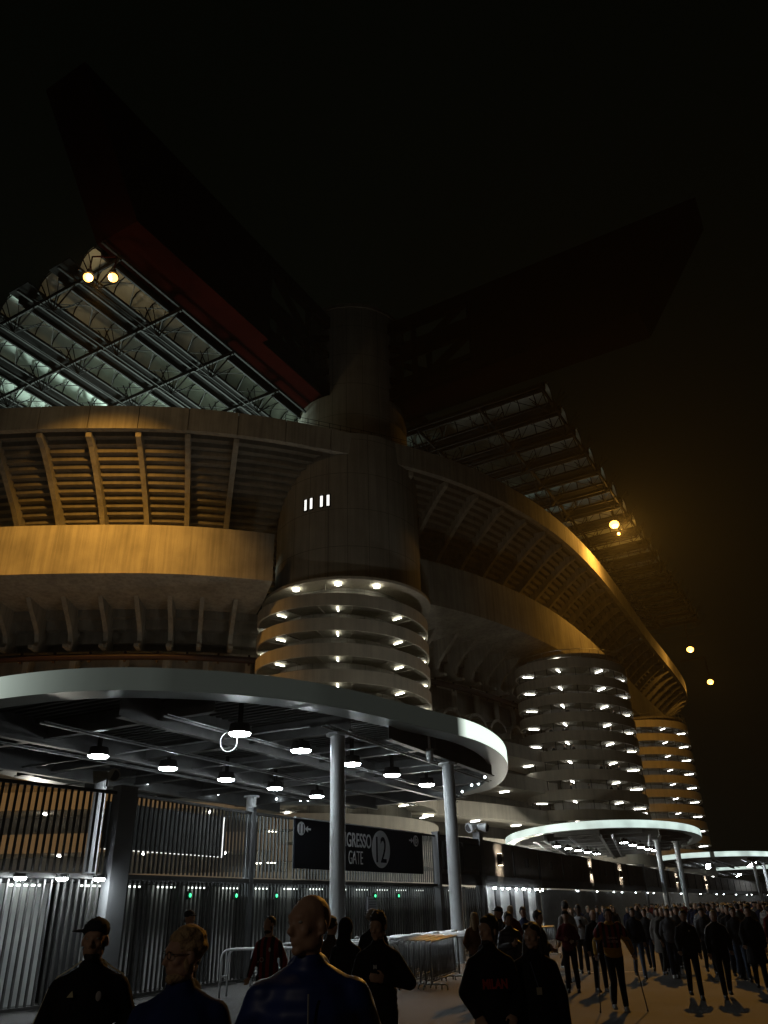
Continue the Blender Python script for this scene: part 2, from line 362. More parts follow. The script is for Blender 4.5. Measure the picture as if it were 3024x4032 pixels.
# ------------------------------------------------------------------ ramp towers
def ramp_tower(name, label, ax, ay, Rr, ztop, pitch, zlow, phase0, lampphase, nl, coreR, coretop, fasc=1.5, lampm=tube_e, fasc_m=None, group='spiral ramp towers'):
    T = empty(name, label, 'tower', (ax, ay, 0), 0, group)
    def P(mb, nm, m, sm=None):
        o = mb.build(nm, m, T)
        if sm: smooth_by(o, sm)
        return o
    # local coordinates; front of tower is -y. angle a measured so that a=-90deg is front; height falls left->right across the front
    core = MB(); core.cyl((0, 0), coreR, 0, coretop, 72); P(core, 'core', concrete_tower, 30)
    turns = int((ztop-zlow)/pitch)
    H = lambda turn, deg: ztop - pitch*turn - pitch*(deg+90)/360.0     # height of slab bottom; deg from -270..90 , front -90
    for k in range(turns):
        fb = MB(); sb = MB(); n = 60; b = 0
        for i in range(n+1):
            dg = -270+360*i/n; a = R(dg); z = H(k, dg)
            c, s_ = math.cos(a), math.sin(a)
            for (r_, zz) in ((Rr, z), (Rr, z+fasc), (Rr-.22, z+fasc), (Rr-.22, z+.02)): fb.v.append((r_*c, r_*s_, zz))
            for (r_, zz) in ((Rr-.20, z+.04), (coreR-.1, z+.04), (coreR-.1, z+.34), (Rr-.20, z+.34)): sb.v.append((r_*c, r_*s_, zz))
        for m_ in (fb, sb):
            for i in range(n):
                for j in range(4): m_.f.append((i*4+j, i*4+(j+1) % 4, i*4+4+(j+1) % 4, i*4+4+j))
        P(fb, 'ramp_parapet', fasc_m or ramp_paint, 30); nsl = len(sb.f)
        rb = MB()
        for i in range(16):
            dg = -260+22.5*i; a = R(dg); z = H(k, dg)+.0
            rb.bar(((coreR)*math.cos(a), (coreR)*math.sin(a), z), ((Rr-.3)*math.cos(a), (Rr-.3)*math.sin(a), z), .10, .10)
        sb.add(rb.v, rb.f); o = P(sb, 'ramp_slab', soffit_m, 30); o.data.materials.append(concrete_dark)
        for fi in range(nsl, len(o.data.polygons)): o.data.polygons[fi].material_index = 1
        for i in range(nl):
            dg = -90+lampphase[0]+i*lampphase[1]; a = R(dg); z = H(k, dg)-.14
            L = MB(); r1, r2 = (coreR+(Rr-coreR)*.42), (coreR+(Rr-coreR)*.84)
            L.bar((r1*math.cos(a), r1*math.sin(a), z), (r2*math.cos(a), r2*math.sin(a), z), .13, .08); P(L, 'tube_lamp', lampm)
        hr = MB(); pts = [((coreR+.35)*math.cos(R(-200+i*10)), (coreR+.35)*math.sin(R(-200+i*10)), H(k, -200+i*10)+1.35) for i in range(23)]
        hr.tube(pts, .05, 5); P(hr, 'handrail', steel_grey)
    return T
T1 = ramp_tower('corner_tower', 'nearest and widest spiral ramp tower under the roof beams, with four small lit windows', -5.75, 95.5, 11.0, 33.5, 3.03, 2.0, 0, (-90, 45), 5, 8.0, 36.8)
# level-top landing ring with its own round lamps
solid = MB(); solid.cyl((.75, 0), 9.7, 37.0, 58.2, 96); o = solid.build('solid_drum', concrete_tower, T1); smooth_by(o, 30)
cap = MB(); cap.cyl((.5, 0), 11.0, 36.75, 37.1, 96); o = cap.build('landing_slab', ramp_paint, T1); smooth_by(o, 30)
updr = MB(); updr.cyl((1.4, 0), 8.0, 58.2, 81.5, 96); o = updr.build('upper_drum', concrete_tower, T1); smooth_by(o, 30)
cp2 = MB(); cp2.cyl((1.4, 0), 8.25, 81.5, 82.1, 96); o = cp2.build('drum_cap', concrete_dark, T1); smooth_by(o, 30)
for dg in (-122, -90, -62):
    L = MB(); a = R(dg); L.cyl((9.8*math.cos(a), 9.8*math.sin(a)), .38, 36.5, 36.66, 16); L.build('round_lamp', tube_e, T1)
for xw in (-10.0, -9.25, -7.9, -7.05):
    lx = xw+5.75-.75; y = -math.sqrt(9.72**2-lx*lx); a = math.atan2(y, lx)
    Wd = MB(); Wd.box((lx+.75, y, 48.15), (.36, .12, 1.55), a+math.pi/2); f = Wd.build('window', win_e, T1)
    Fr = MB()
    for dx in (-.25, .25): Fr.box((lx+.75+dx*math.cos(a+math.pi/2), y+dx*math.sin(a+math.pi/2), 48.15), (.12, .2, 1.8), a+math.pi/2)
    Fr.box((lx+.75, y, 47.3), (.6, .2, .12), a+math.pi/2); Fr.build('frame', black_steel, f)
dp = MB(); a = R(-104); dp.tube([(.75+9.6*math.cos(a), 9.6*math.sin(a), 36), (.75+9.6*math.cos(a), 9.6*math.sin(a), 55)], .11, 8); dp.build('downpipe', concrete_dark, T1)
T2 = ramp_tower('ramp_tower', 'middle spiral ramp tower ringed by white tube lamps, behind the glowing round canopy', 27.4, 115.0, 8.2, 31.6, 2.53, 3.0, 0, (-76, 49.5), 4, 4.6, 33.5, 1.35, tube_e2)
T3 = ramp_tower('ramp_tower', 'farthest spiral ramp tower, lit orange from below, partly behind the middle tower', 51.0, 158, 8.2, 31.6, 2.53, 3.0, 0, (-38, 49.5), 3, 4.6, 33.5, 1.35, tube_e2)
for T in (T2, T3):
    tp = MB(); tp.cyl((0, 0), 7.6, 33.4, 33.8, 64); o = tp.build('top_slab', concrete_dark, T); smooth_by(o, 30)
    rr = MB(); rr.tube([(8.0*math.cos(R(10*i)), 8.0*math.sin(R(10*i)), 34.3) for i in range(37)], .05, 4)
    for i in range(36): rr.bar((8.0*math.cos(R(10*i)), 8.0*math.sin(R(10*i)), 33.0), (8.0*math.cos(R(10*i)), 8.0*math.sin(R(10*i)), 34.3), .05, .05)
    rr.build('roof_railing', steel_grey, T)
    for k in range(10):
        mu = MB()
        for i in range(12):
            a = R(-170+i*14.5); z = 31.6-2.53*k-2.53*((-170+i*14.5)+90)/360
            mu.bar((8.05*math.cos(a), 8.05*math.sin(a), z-1.18), (8.05*math.cos(a), 8.05*math.sin(a), z), .07, .07)
        mu.build('mullion', black_steel, T)
L = MB(); L.cyl((-3.2, -6.6), .35, 33.1, 33.25, 16); L.build('round_lamp', tube_e2, T2)
mast = MB(); mast.tube([(4, -4.5, 34), (9.5, -6, 36.0)], .07, 6); mast.ball((9.6, -6, 36.1), .22); mast.build('camera_arm', steel_grey, T2)
# ------------------------------------------------------------------ roof: two crossing red girders and barrel vaults
OX, OY = -5.5, 97.0
d1 = Vector((.492, .870)); d2 = Vector((.870, -.492))
def W(p, q, z): return Vector((OX+d1.x*p+d2.x*q, OY+d1.y*p+d2.y*q, z))
roof = empty('stadium_roof', 'dark stadium roof of glowing barrel vaults hung between two huge dark red crossing girders', 'roof', (OX, OY, 64))
def rp(mb, nm, m, parent=roof, sm=False): return part(mb, nm, m, parent, sm)
def girder(fa, L0, L1, hw, zb, zt):
    """fa(p, q, z): maps along/across coordinates; solid outer end with raked prow, open truss near the tower"""
    mb = MB()
    E0, Ln = L0, 22
    a = [fa(E0, -hw, zb), fa(E0, hw, zb), fa(E0-9.5, hw, zt), fa(E0-9.5, -hw, zt)]
    b = [fa(E0+Ln, -hw, zb), fa(E0+Ln, hw, zb), fa(E0+Ln, hw, zt), fa(E0+Ln, -hw, zt)]
    mb.add(a+b, [(0,1,2,3),(4,7,6,5),(0,4,5,1),(3,2,6,7),(0,3,7,4),(1,5,6,2)])
    rp(mb, 'girder_prow', red_steel)
    tr = MB()
    for q in (-hw+.5, hw-.5):
        tr.bar(fa(E0+Ln, q, zb+1), fa(L1, q, zb+1), 1.0, 2.0); tr.bar(fa(E0+Ln, q, zt-1), fa(L1, q, zt-1), 1.0, 2.0); tr.bar(fa(E0+Ln, q, (zb+zt)/2), fa(L1, q, (zb+zt)/2), .7, .9)
        p = E0+Ln; s = 0
        while p < L1-1:
            p2 = min(p+9, L1); tr.bar(fa(p, q, zb+1), fa(p, q, zt-1), .8, .9)
            for (za, zc) in ((zb+1, (zb+zt)/2), ((zb+zt)/2, zt-1)):
                tr.bar(fa(p if s else p2, q, za), fa(p2 if s else p, q, zc), .7, .8)
            s = 1-s; p += 9
    p = E0+Ln
    while p < L1: tr.bar(fa(p, -hw, zb+.6), fa(p, hw, zb+.6), .8, .8); p += 3
    tr2 = MB(); q = [fa(E0+Ln, -hw, zb), fa(E0+Ln, hw, zb), fa(L1, hw, zb), fa(L1, -hw, zb)]; tr2.add(q+[v+Vector((0,0,.3)) for v in q], [(3,2,1,0),(4,5,6,7),(0,1,5,4),(1,2,6,5),(2,3,7,6),(3,0,4,7)])
    rp(tr, 'girder_truss', red_steel); rp(tr2, 'girder_soffit', red_steel)
    return
girder(lambda p, q, z: W(p, q, z), -44.5, 120, 3.0, 66, 80)
girder(lambda p, q, z: W(q, -p, z), -44.5, 60, 3.0, 66, 80)
# barrel vaults left of the first girder (run along d1)
VW, GAP, VR = 3.5, 3.3, 2.1
def vault(fa, q0, p0, p1, seglen=2.4, side=1):
    v = MB(); n = 8; k = int((p1-p0)/seglen)
    for i in range(k+1):
        for j in range(n+1):
            a = math.pi*j/n; v.v.append(tuple(fa(p0+(p1-p0)*i/k, q0+VW/2*(-math.cos(a)), 65.4+VR*math.sin(a))))
    for i in range(k):
        for j in range(n): b = i*(n+1)+j; v.f.append((b, b+1, b+n+2, b+n+1))
    o = rp(v, 'vault', polyc, sm=True); o.data.materials.append(roof_sheet_vault_shade)
    for fi in range(k*n):
        if (fi % n >= 4) == (side > 0): o.data.polygons[fi].material_index = 1  # one half darkened to paint in the unlit side of the vault
    r = MB()
    for i in range(k+1):
        p = p0+(p1-p0)*i/k
        r.tube([fa(p, q0+VW/2*(-math.cos(math.pi*j/6)), 65.3+(VR-.15)*math.sin(math.pi*j/6)) for j in range(7)], .085, 4, False)
        if i < k:
            p2 = p0+(p1-p0)*(i+1)/k
            r.bar(fa(p, q0-VW/2, 65.2), fa(p2, q0+VW/2, 65.2), .07, .07) if i % 2 else r.bar(fa(p2, q0-VW/2, 65.2), fa(p, q0+VW/2, 65.2), .07, .07)
    for s in (-1, 1): r.bar(fa(p0, q0+s*VW/2, 65.2), fa(p1, q0+s*VW/2, 65.2), .22, .35)
    rp(r, 'vault_frame', black_steel)
FA = lambda p, q, z: W(p, q, z)
for k in range(7):
    q0 = -4.9-(VW+GAP)*k; vault(FA, q0, -43.6, 12)
    s = MB(); a = [FA(-45, q0-VW/2, 65.5), FA(12, q0-VW/2, 65.5), FA(12, q0-VW/2-GAP, 65.5), FA(-45, q0-VW/2-GAP, 65.5)]
    s.add(a+[x+Vector((0,0,.2)) for x in a], [(0,1,2,3),(7,6,5,4),(0,4,5,1),(1,5,6,2),(2,6,7,3),(3,7,4,0)]); rp(s, 'roof_panel', roof_sheet_vault_shade)
def truss(fa, p, q0, q1, step, zt=65.0, zb=62.4):
    t = MB(); t.bar(fa(p, q0, zt), fa(p, q1, zt), .3, .35)
    q = q0
    while (q-q0)*(1 if q1 > q0 else -1) < abs(q1-q0)-.1:
        sgn = 1 if q1 > q0 else -1; qm = q+sgn*step/2; q2 = q+sgn*step
        t.bar(fa(p, q, zt), fa(p, qm, zb), .13, .13); t.bar(fa(p, q2, zt), fa(p, qm, zb), .13, .13); t.bar(fa(p, qm, zt), fa(p, qm, zb), .1, .1)
        for dp in (-2.4, 2.4): t.bar(fa(p+dp, qm, 65.1), fa(p, qm, zb), .1, .1); t.bar(fa(p+dp, qm+1.1, 65.1), fa(p, qm, zb), .08, .08); t.bar(fa(p+dp, qm-1.1, 65.1), fa(p, qm, zb), .08, .08)
        q = q2
    t.bar(fa(p, q0, zt-.2), fa(p, q1, zt-.2), .2, .2)
    rp(t, 'cross_truss', black_steel)
for k in range(6): truss(FA, -42.4+9.3*k, -1.5, -50, VW+GAP)
lc = MB()
for k in range(8):
    q = -1.5-(VW+GAP)*k; lc.bar(FA(-45, q-3.4, 62.4), FA(12, q-3.4, 62.4), .12, .12); lc.bar(FA(-45, q, 65.1), FA(12, q, 65.1), .25, .3)
rp(lc, 'chord', black_steel)
# right-hand roof: vaults run along d2
FB = lambda p, q, z: W(q, p, z)      # first argument runs along d2
for k in range(17):
    pc = 7+(VW+GAP)*k; vault(FB, pc, 2, 29.5, 2.3, -1)
    s = MB(); a = [FB(2, pc+VW/2, 65.5), FB(29.5, pc+VW/2, 65.5), FB(29.5, pc+VW/2+GAP, 65.5), FB(2, pc+VW/2+GAP, 65.5)]
    s.add(a+[x+Vector((0,0,.2)) for x in a], [(0,1,2,3),(7,6,5,4),(0,4,5,1),(1,5,6,2),(2,6,7,3),(3,7,4,0)]); rp(s, 'roof_panel', roof_sheet_vault_shade)
for q in (10, 20, 29.3): truss(FB, q, 3.6, 3.6+(VW+GAP)*17, VW+GAP)
lc = MB()
for k in range(18): lc.bar(FB(2, 3.6+(VW+GAP)*k, 64.9), FB(29.5, 3.6+(VW+GAP)*k, 64.9), .28, .5); lc.bar(FB(2, 7+(VW+GAP)*k, 62.4), FB(29.5, 7+(VW+GAP)*k, 62.4), .16, .16)
rp(lc, 'chord', black_steel)
# ------------------------------------------------------------------ sodium floodlights
flabels = ['yellow sodium floodlight glowing under the left roof edge, left one of the pair', 'yellow sodium floodlight glowing under the left roof edge, right one of the pair',
           'brightest yellow sodium floodlight, hung by the right facade below the roof bracket', 'small distant yellow floodlight beside the tip of the right parapet', 'farthest and lowest yellow floodlight in the dark sky at right']
for i, (x, y, z) in enumerate(LAMPS):
    F = empty('floodlight', flabels[i], 'floodlight', (x, y, z), 0, 'sodium floodlights along the roof')
    b = MB(); b.ball((0, 0, 0), (.48, .48, .42) if i < 2 else (.85, .85, .7)); b.build('lens', sod_e, F, True)
    h = MB(); h.cyl((0, 0), .55, .3, .75, 16, .3); h.box((0, 0, .9), (.3, .3, .5)); h.build('housing', black_steel, F)
    a = MB()
    if i < 2: a.bar((0, 0, 1), (0, 0, 2.9), .12, .12); a.bar((-1.3 if i else 1.3, 0, 2.9), (0, 0, 2.9), .12, .12)
    else:
        q = W(1, 0, 0)-W(0, 0, 0); n = -d2
        a.bar((0, 0, 1), (0, 0, 7.4), .3, .3); a.bar((0, 0, 7.3), (n.x*7, n.y*7, 7.3), .3, .5)
    a.build('bracket', red_steel, F)
    if i == 2:
        s2 = MB(); s2.ball((.9, 1.2, -1.3), .28); s2.build('small_lens', sod_e, F)
# ------------------------------------------------------------------ canopies
def canopy(name, label, outline, zb, zt, cols, lampsxy, small, lit, beams_dir, group='round entrance canopies'):
    cx = sum(p[0] for p in outline)/len(outline); cy = sum(p[1] for p in outline)/len(outline)
    K = empty(name, label, 'canopy', (cx, cy, 0), 0, group)
    pts = resample(catmull(outline, closed=True), .6, True); pts = [Vector((p[0], p[1])) for p in pts]
    n = len(pts)
    def nrm(i): t = (pts[(i+1) % n]-pts[i-1]).normalized(); return Vector((t.y, -t.x))
    area = sum(pts[i].x*pts[(i+1) % n].y-pts[(i+1) % n].x*pts[i].y for i in range(n)); sg = 1 if area > 0 else -1
    inn = lambda i, d: pts[i]-nrm(i)*d*sg
    f = MB(); li = MB(); glow = []
    for i in range(n):
        j = (i+1) % n; mid = (pts[i]+pts[j])/2; L = lit(mid)
        tgt = f if L is None else li
        a, b = pts[i], pts[j]; b2 = len(tgt.v)
        for p in (a, b):
            tgt.v += [(p.x-cx, p.y-cy, zb), (p.x-cx, p.y-cy, zt)]
        tgt.f.append((b2, b2+2, b2+3, b2+1))
        if L is not None: glow += [lit(a) if lit(a) is not None else L]*2+[lit(b) if lit(b) is not None else L]*2
        for (i0, i1, d) in ((i, j, 0),):
            p, q = inn(i0, .85), inn(i1, .85); b3 = len(f.v)
            f.v += [(a.x-cx, a.y-cy, zb), (b.x-cx, b.y-cy, zb), (q.x-cx, q.y-cy, zb+.0), (p.x-cx, p.y-cy, zb+.0), (q.x-cx, q.y-cy, zb+.5), (p.x-cx, p.y-cy, zb+.5), (a.x-cx, a.y-cy, zt), (b.x-cx, b.y-cy, zt), (q.x-cx, q.y-cy, zt), (p.x-cx, p.y-cy, zt)]
            f.f += [(b3, b3+3, b3+2, b3+1), (b3+3, b3+5, b3+4, b3+2), (b3+6, b3+7, b3+8, b3+9)]
    o = f.build('fascia', canopy_white, K, fix=False); smooth_by(o, 30)
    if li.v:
        o = li.build('glow_band', led_and_glow if small == 'dim' else led_e, K, fix=False)
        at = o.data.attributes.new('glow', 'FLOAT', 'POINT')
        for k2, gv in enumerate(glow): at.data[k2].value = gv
        if small == 'dim': o.data.materials[0] = led_and_glow
    dk = MB(); ctr = len(dk.v)
    ring = [inn(i, .5) for i in range(n)]
    dk.v = [(p.x-cx, p.y-cy, zt-.12) for p in ring]+[(p.x-cx, p.y-cy, zt-.28) for p in ring]
    dk.f = [tuple(range(n)), tuple(range(n, 2*n))[::-1]]+[(i, (i+1) % n, (i+1) % n+n, i+n) for i in range(n)]
    dk.build('deck', deck_m, K)
    # beam grid and corrugation clipped to the outline
    def clip(o_, d):
        ts = []
        for i in range(n):
            a, b = ring[i], ring[(i+1) % n]; e = b-a; den = d.x*e.y-d.y*e.x
            if abs(den) < 1e-9: continue
            w_ = a-o_; t = (w_.x*e.y-w_.y*e.x)/den; s_ = (w_.x*d.y-w_.y*d.x)/den
            if 0 <= s_ < 1: ts.append(t)
        return (min(ts), max(ts)) if len(ts) >= 2 else None
    da = Vector((math.sin(beams_dir), math.cos(beams_dir))); db = Vector((da.y, -da.x)); c0 = Vector((cx, cy))
    for (dd, perp, sp, dep, zz, nm, kk) in ((da, db, 4.9, .98, zb-.46, 'main_beam', 4), (db, da, 4.6, .78, zb-.26, 'cross_beam', 6)):
        for k in range(-kk, kk+1):
            o_ = c0+perp*(k*sp+.6); r = clip(o_, dd)
            if not r: continue
            a, b = o_+dd*(r[0]+.75)-c0, o_+dd*(r[1]-.75)-c0
            m_ = MB(); m_.bar((a.x, a.y, zz+dep*.5), (b.x, b.y, zz+dep*.5), .03, dep)      # web
            m_.bar((a.x, a.y, zz+.0), (b.x, b.y, zz+.0), .24, .04); m_.bar((a.x, a.y, zz+dep), (b.x, b.y, zz+dep), .24, .03)
            m_.build(nm, beam_m, K)
    cg = MB()
    for k in range(-80, 81):
        o_ = c0+da*(k*.33); r = clip(o_, db)
        if r: a, b = o_+db*(r[0]+.3)-c0, o_+db*(r[1]-.3)-c0; cg.bar((a.x, a.y, zt-.32), (b.x, b.y, zt-.32), .15, .07)
    cg.build('corrugated_sheet', deck_m, K)
    pi = MB()
    for k in (-3.2, -1.2, .9, 2.7):
        o_ = c0+db*k*1.7; r = clip(o_, da)
        if r: a, b = o_+da*(r[0]+1)-c0, o_+da*(r[1]-1)-c0; pi.tube([(a.x, a.y, zb-.40), (b.x, b.y, zb-.40)], .035, 6); pi.tube([(a.x+.12, a.y, zb-.36), (b.x+.12, b.y, zb-.36)], .02, 6)
    for k in (-2.5, -.6, 1.6):
        o_ = c0+da*k*2.2; r = clip(o_, db)
        if r: a, b = o_+db*(r[0]+1)-c0, o_+db*(r[1]-1)-c0; pi.tube([(a.x, a.y, zb-.30), (b.x, b.y, zb-.30)], .03, 6)
    pi.build('conduit', steel_grey, K)
    for (x, y) in cols:
        m_ = MB(); m_.cyl((x-cx, y-cy), .235, 0, zb-.5, 32); m_.cyl((x-cx, y-cy), .38, zb-.56, zb-.48, 8); m_.cyl((x-cx, y-cy), .34, 0, .03, 24)
        o = m_.build('column', col_paint, K); smooth_by(o, 40)
    for (x, y) in lampsxy:
        h = MB(); h.cyl((x-cx, y-cy), .36, zb-.62, zb-.60, 24); h.cyl((x-cx, y-cy), .36, zb-.60, zb-.34, 24, .30); h.cyl((x-cx, y-cy), .08, zb-.34, zb+.3, 8); hh = h.build('lamp_housing', black_steel, K); smooth_by(hh, 40)
        l = MB(); l.cyl((x-cx, y-cy), .30, zb-.668, zb-.622, 24, .34); l.build('lens', disc_e, hh)
    return K, c0, inn, n
out1 = [(-12.9, 22.6), (-11.02, 21.63), (-9.0, 21.1), (-7.22, 21.09), (-5.54, 21.48), (-4.0, 22.1), (-2.53, 23.02), (-1.0, 24.45), (.37, 26.06), (1.73, 27.7), (2.97, 29.23), (3.9, 31.0), (4.7, 33.3), (5.25, 36.0), (5.5, 39.0), (5.45, 41.8), (4.8, 44.2), (2.9, 46.5), (-2, 48.0), (-8, 47), (-13.5, 42), (-16.3, 36), (-16.8, 29.5), (-15.3, 24.9)]
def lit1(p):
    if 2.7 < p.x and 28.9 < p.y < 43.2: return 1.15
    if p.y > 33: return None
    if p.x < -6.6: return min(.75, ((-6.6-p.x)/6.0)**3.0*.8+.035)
    return .022 if p.x < -2 else .016  # faint painted glow stands in for light falling on the unlit band
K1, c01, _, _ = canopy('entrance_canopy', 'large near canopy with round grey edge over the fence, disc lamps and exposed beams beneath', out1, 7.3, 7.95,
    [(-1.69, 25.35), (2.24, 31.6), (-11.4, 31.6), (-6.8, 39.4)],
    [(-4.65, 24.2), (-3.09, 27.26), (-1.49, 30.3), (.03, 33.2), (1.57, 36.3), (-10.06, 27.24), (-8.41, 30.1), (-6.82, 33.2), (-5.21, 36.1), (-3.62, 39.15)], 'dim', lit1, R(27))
# small paired spot lamps, security camera and cable loop under the near canopy
def local(K, x, y, z): return (x-K.location.x, y-K.location.y, z)
for (x, y) in ((-13.6, 34.5), (-13.2, 35.2), (-11.2, 37), (-9.2, 41), (-8.8, 41.1), (-6.2, 43.7), (-5.0, 44.5), (-4.6, 44.6), (-2.4, 45.6), (-2, 45.7), (1.0, 45.8), (1.3, 45.7), (2.2, 44.9), (3.3, 43.0), (3.7, 42.8), (4.0, 40.5), (4.3, 40.1), (4.4, 38)):
    b = MB(); b.ball(local(K1, x, y, 7.18), .055); b.build('spot_lamp', small_e, K1)
cc = MB(); cc.cyl((1.42-K1.location.x, 29.0-K1.location.y), .05, 6.9, 7.6, 10); cc.ball(local(K1, 1.42, 29.0, 6.62), (.13, .13, .17)); cc.cyl((1.42-K1.location.x, 29.0-K1.location.y), .14, 6.62, 6.92, 16); tagc = cc.build('camera_dome', white_paint, K1, True)
lp = MB(); lp.tube([local(K1, -4.95+.26*math.sin(R(t)), 24.1, 6.42+.30*math.cos(R(t))) for t in range(0, 361, 24)], .014, 6); lp.build('cable_loop', white_paint, K1)
ca, sa = math.cos(R(15)), math.sin(R(15))
def ell(cx, cy, a, b, az, n=20): return [(cx+a*math.cos(t)*math.sin(az)+b*math.sin(t)*math.cos(az), cy+a*math.cos(t)*math.cos(az)-b*math.sin(t)*math.sin(az)) for t in [2*math.pi*k/n for k in range(n)]]
K2, c02, _, _ = canopy('entrance_canopy', 'second canopy, a thin oval disc with fully glowing white edge, before the middle tower', ell(22.0, 88.5, 20.8, 9.8, .25), 7.3, 7.9,
    [(23.95, 76.2), (26.6, 79.0), (16.5, 92), (21, 99)],
    [(15.4, 79.0), (17.1, 82.3), (18.8, 85.6), (20.5, 88.9), (22.2, 92.2), (21.0, 76.3), (22.7, 79.6), (24.4, 82.9), (26.1, 86.2), (27.7, 89.4)], 'full', lambda p: 1.0, R(16))
K3, c03, _, _ = canopy('entrance_canopy', 'third canopy glowing at the far right edge behind the crowd', ell(52.0, 136, 19, 10.2, .45), 7.3, 7.95,
    [(52.5, 124), (56.5, 130), (46, 143), (50.5, 150)], [(47+1.3*k, 127+3.6*k) for k in range(5)]+[(53+1.3*k, 125+3.6*k) for k in range(5)], 'full', lambda p: 1.0 if (p.x*7+p.y*3) % 23 > 2.2 else None, R(27))
K4, c04, _, _ = canopy('entrance_canopy', 'farthest canopy, a thin glowing strip lowest at the right edge', ell(77, 187, 19, 11, .45), 7.3, 8.0,
    [(78, 173), (82.5, 180), (70, 195), (75, 203)], [(72+1.3*k, 178+3.6*k) for k in range(5)], 'full', lambda p: 1.0 if (p.x*5+p.y*3) % 31 > 2.2 else None, R(27))
# ------------------------------------------------------------------ fence with gates
FP = [(-11.5, 14.1), (-6.75, 20.5), (-4.36, 25.54), (1.83, 35.76), (4.17, 39.4), (10.1, 52.1), (18.7, 68.6), (27, 84.4), (43.8, 115.3), (70, 160)]
FH = 4.5; RAILZ = 2.6
def lerp2(a, b, t): return (a[0]+(b[0]-a[0])*t, a[1]+(b[1]-a[1])*t)
def fbay(a, b, label, group='slatted fence bays'):
    a, b = Vector(a), Vector(b); d = (b-a); L = d.length; d /= L
    B = empty('slatted_fence', label, 'fence', (a.x, a.y, 0), math.atan2(d.y, d.x), group)
    for nm, z, h in (('upper_slats', (RAILZ+FH)/2+.03, FH-RAILZ-.12), ('lower_slats', RAILZ/2, RAILZ-.16)):
        s = MB(); x = .12
        while x < L-.05: s.box((x, 0, z), (.045, .05, h)); x += .172
        s.build(nm, slat_m, B)
    r = MB(); r.box((L/2, 0, FH), (L, .12, .07)); r.box((L/2, 0, RAILZ), (L, .16, .11)); r.box((L/2, 0, .07), (L, .1, .06))
    r.build('rail', slat_m, B); return B
fbay(FP[0], lerp2(FP[0], FP[1], .965), 'nearest slatted steel fence bay at the left edge, lit through from behind')
fbay(lerp2(FP[1], FP[2], .06), FP[2], 'slatted steel fence bay between the broad grey post and the next thin post')
fbay(lerp2(FP[2], FP[3], .01), lerp2(FP[2], FP[3], .165), 'short slatted steel fence bay just left of the gate sign')
fbay(lerp2(FP[2], FP[3], .167), lerp2(FP[2], FP[3], .985), 'long slatted steel fence bay carrying the navy gate sign')
def post(p, w_, d_, label, h=FH+.15, rz=0, m=None):
    m_ = MB(); m_.box((0, 0, h/2), (w_, d_, h)); m_.box((0, 0, .01), (w_+.12, d_+.12, .02)); m_.box((0, 0, h+.01), (w_+.03, d_+.03, .03))
    o = m_.build('fence_post', m or post_m); o.location = (p[0], p[1], 0); o.rotation_euler = (0, 0, rz); tag(o, label, 'post', 'fence posts'); return o
post(FP[1], .50, .34, 'broad grey steel gate post between the first two fence bays', rz=R(53), m=mat('gate_post_grey', (.26, .27, .28), .6, .1, .12, 1))
post(FP[2], .16, .2, 'thin grey fence post with a lit edge left of the gate sign', rz=R(62))
post(FP[3], .2, .3, 'narrow post at the right end of the gate sign', rz=R(60))
def wallbay(a, b, label, step=5.1, lower=True):
    a, b = Vector(a), Vector(b); d = b-a; L = d.length; d /= L
    B = empty('perimeter_wall', label, 'wall', (a.x, a.y, 0), math.atan2(d.y, d.x), 'clad perimeter wall bays')
    m_ = MB(); m_.box((L/2, .02, (3.05+FH)/2), (L-.1, .14, FH-3.05)); x = .1
    while x < L-.1: m_.box((x, -.055, (3.05+FH)/2), (.06, .02, FH-3.06)); x += .125
    m_.build('upper_cladding', cladding, B)
    m_ = MB(); m_.box((L/2, .0, 2.84), (L, .24, .42)); m_.build('dark_band', cladding_dk, B)
    m_ = MB(); x = .15
    while x < L and lower: m_.box((x, 0, 1.3), (.05, .06, 2.5)); x += .2
    if lower: m_.build('lower_slats', slat_m, B)
    m_ = MB(); k = max(1, round(L/step))
    for i in range(k+1): m_.box((L*i/k, -.09, (3.05+FH)/2), (.10, .08, FH-3.05))
    m_.box((L/2, -.0, FH+.03), (L, .24, .06)); m_.build('trim', cladding_dk, B)
    return B
cuts = [FP[3], FP[4], FP[5], FP[6], FP[7], FP[8], FP[9]]
post(lerp2(FP[3], FP[4], .91), .34, .36, 'grey steel post topped by two white loudspeakers', 4.85, R(57))
wallbay(cuts[0], lerp2(cuts[0], cuts[1], .88), 'clad wall bay with two unlit black display frames right of the gate sign')
wallbay(lerp2(cuts[0], cuts[1], .94), lerp2(cuts[1], cuts[2], .66), 'clad wall bay with the widest oval of light and a row of downlit panels', lower=False)
wallbay(lerp2(cuts[1], cuts[2], .665), cuts[3], 'clad wall bay with two narrow ovals of light above open slats')
wallbay(cuts[3], cuts[4], 'dark clad wall bay behind the two columns of the glowing oval canopy')
wallbay(cuts[4], cuts[5], 'far clad wall bay with slim slivers of light, right of the canopy columns')
wallbay(cuts[5], cuts[6], 'farthest clad wall bay at the right, above the crowd')
post((21.4, 73.75), .45, .5, 'plain post in the clad wall left of the canopy columns', 4.75, R(62))
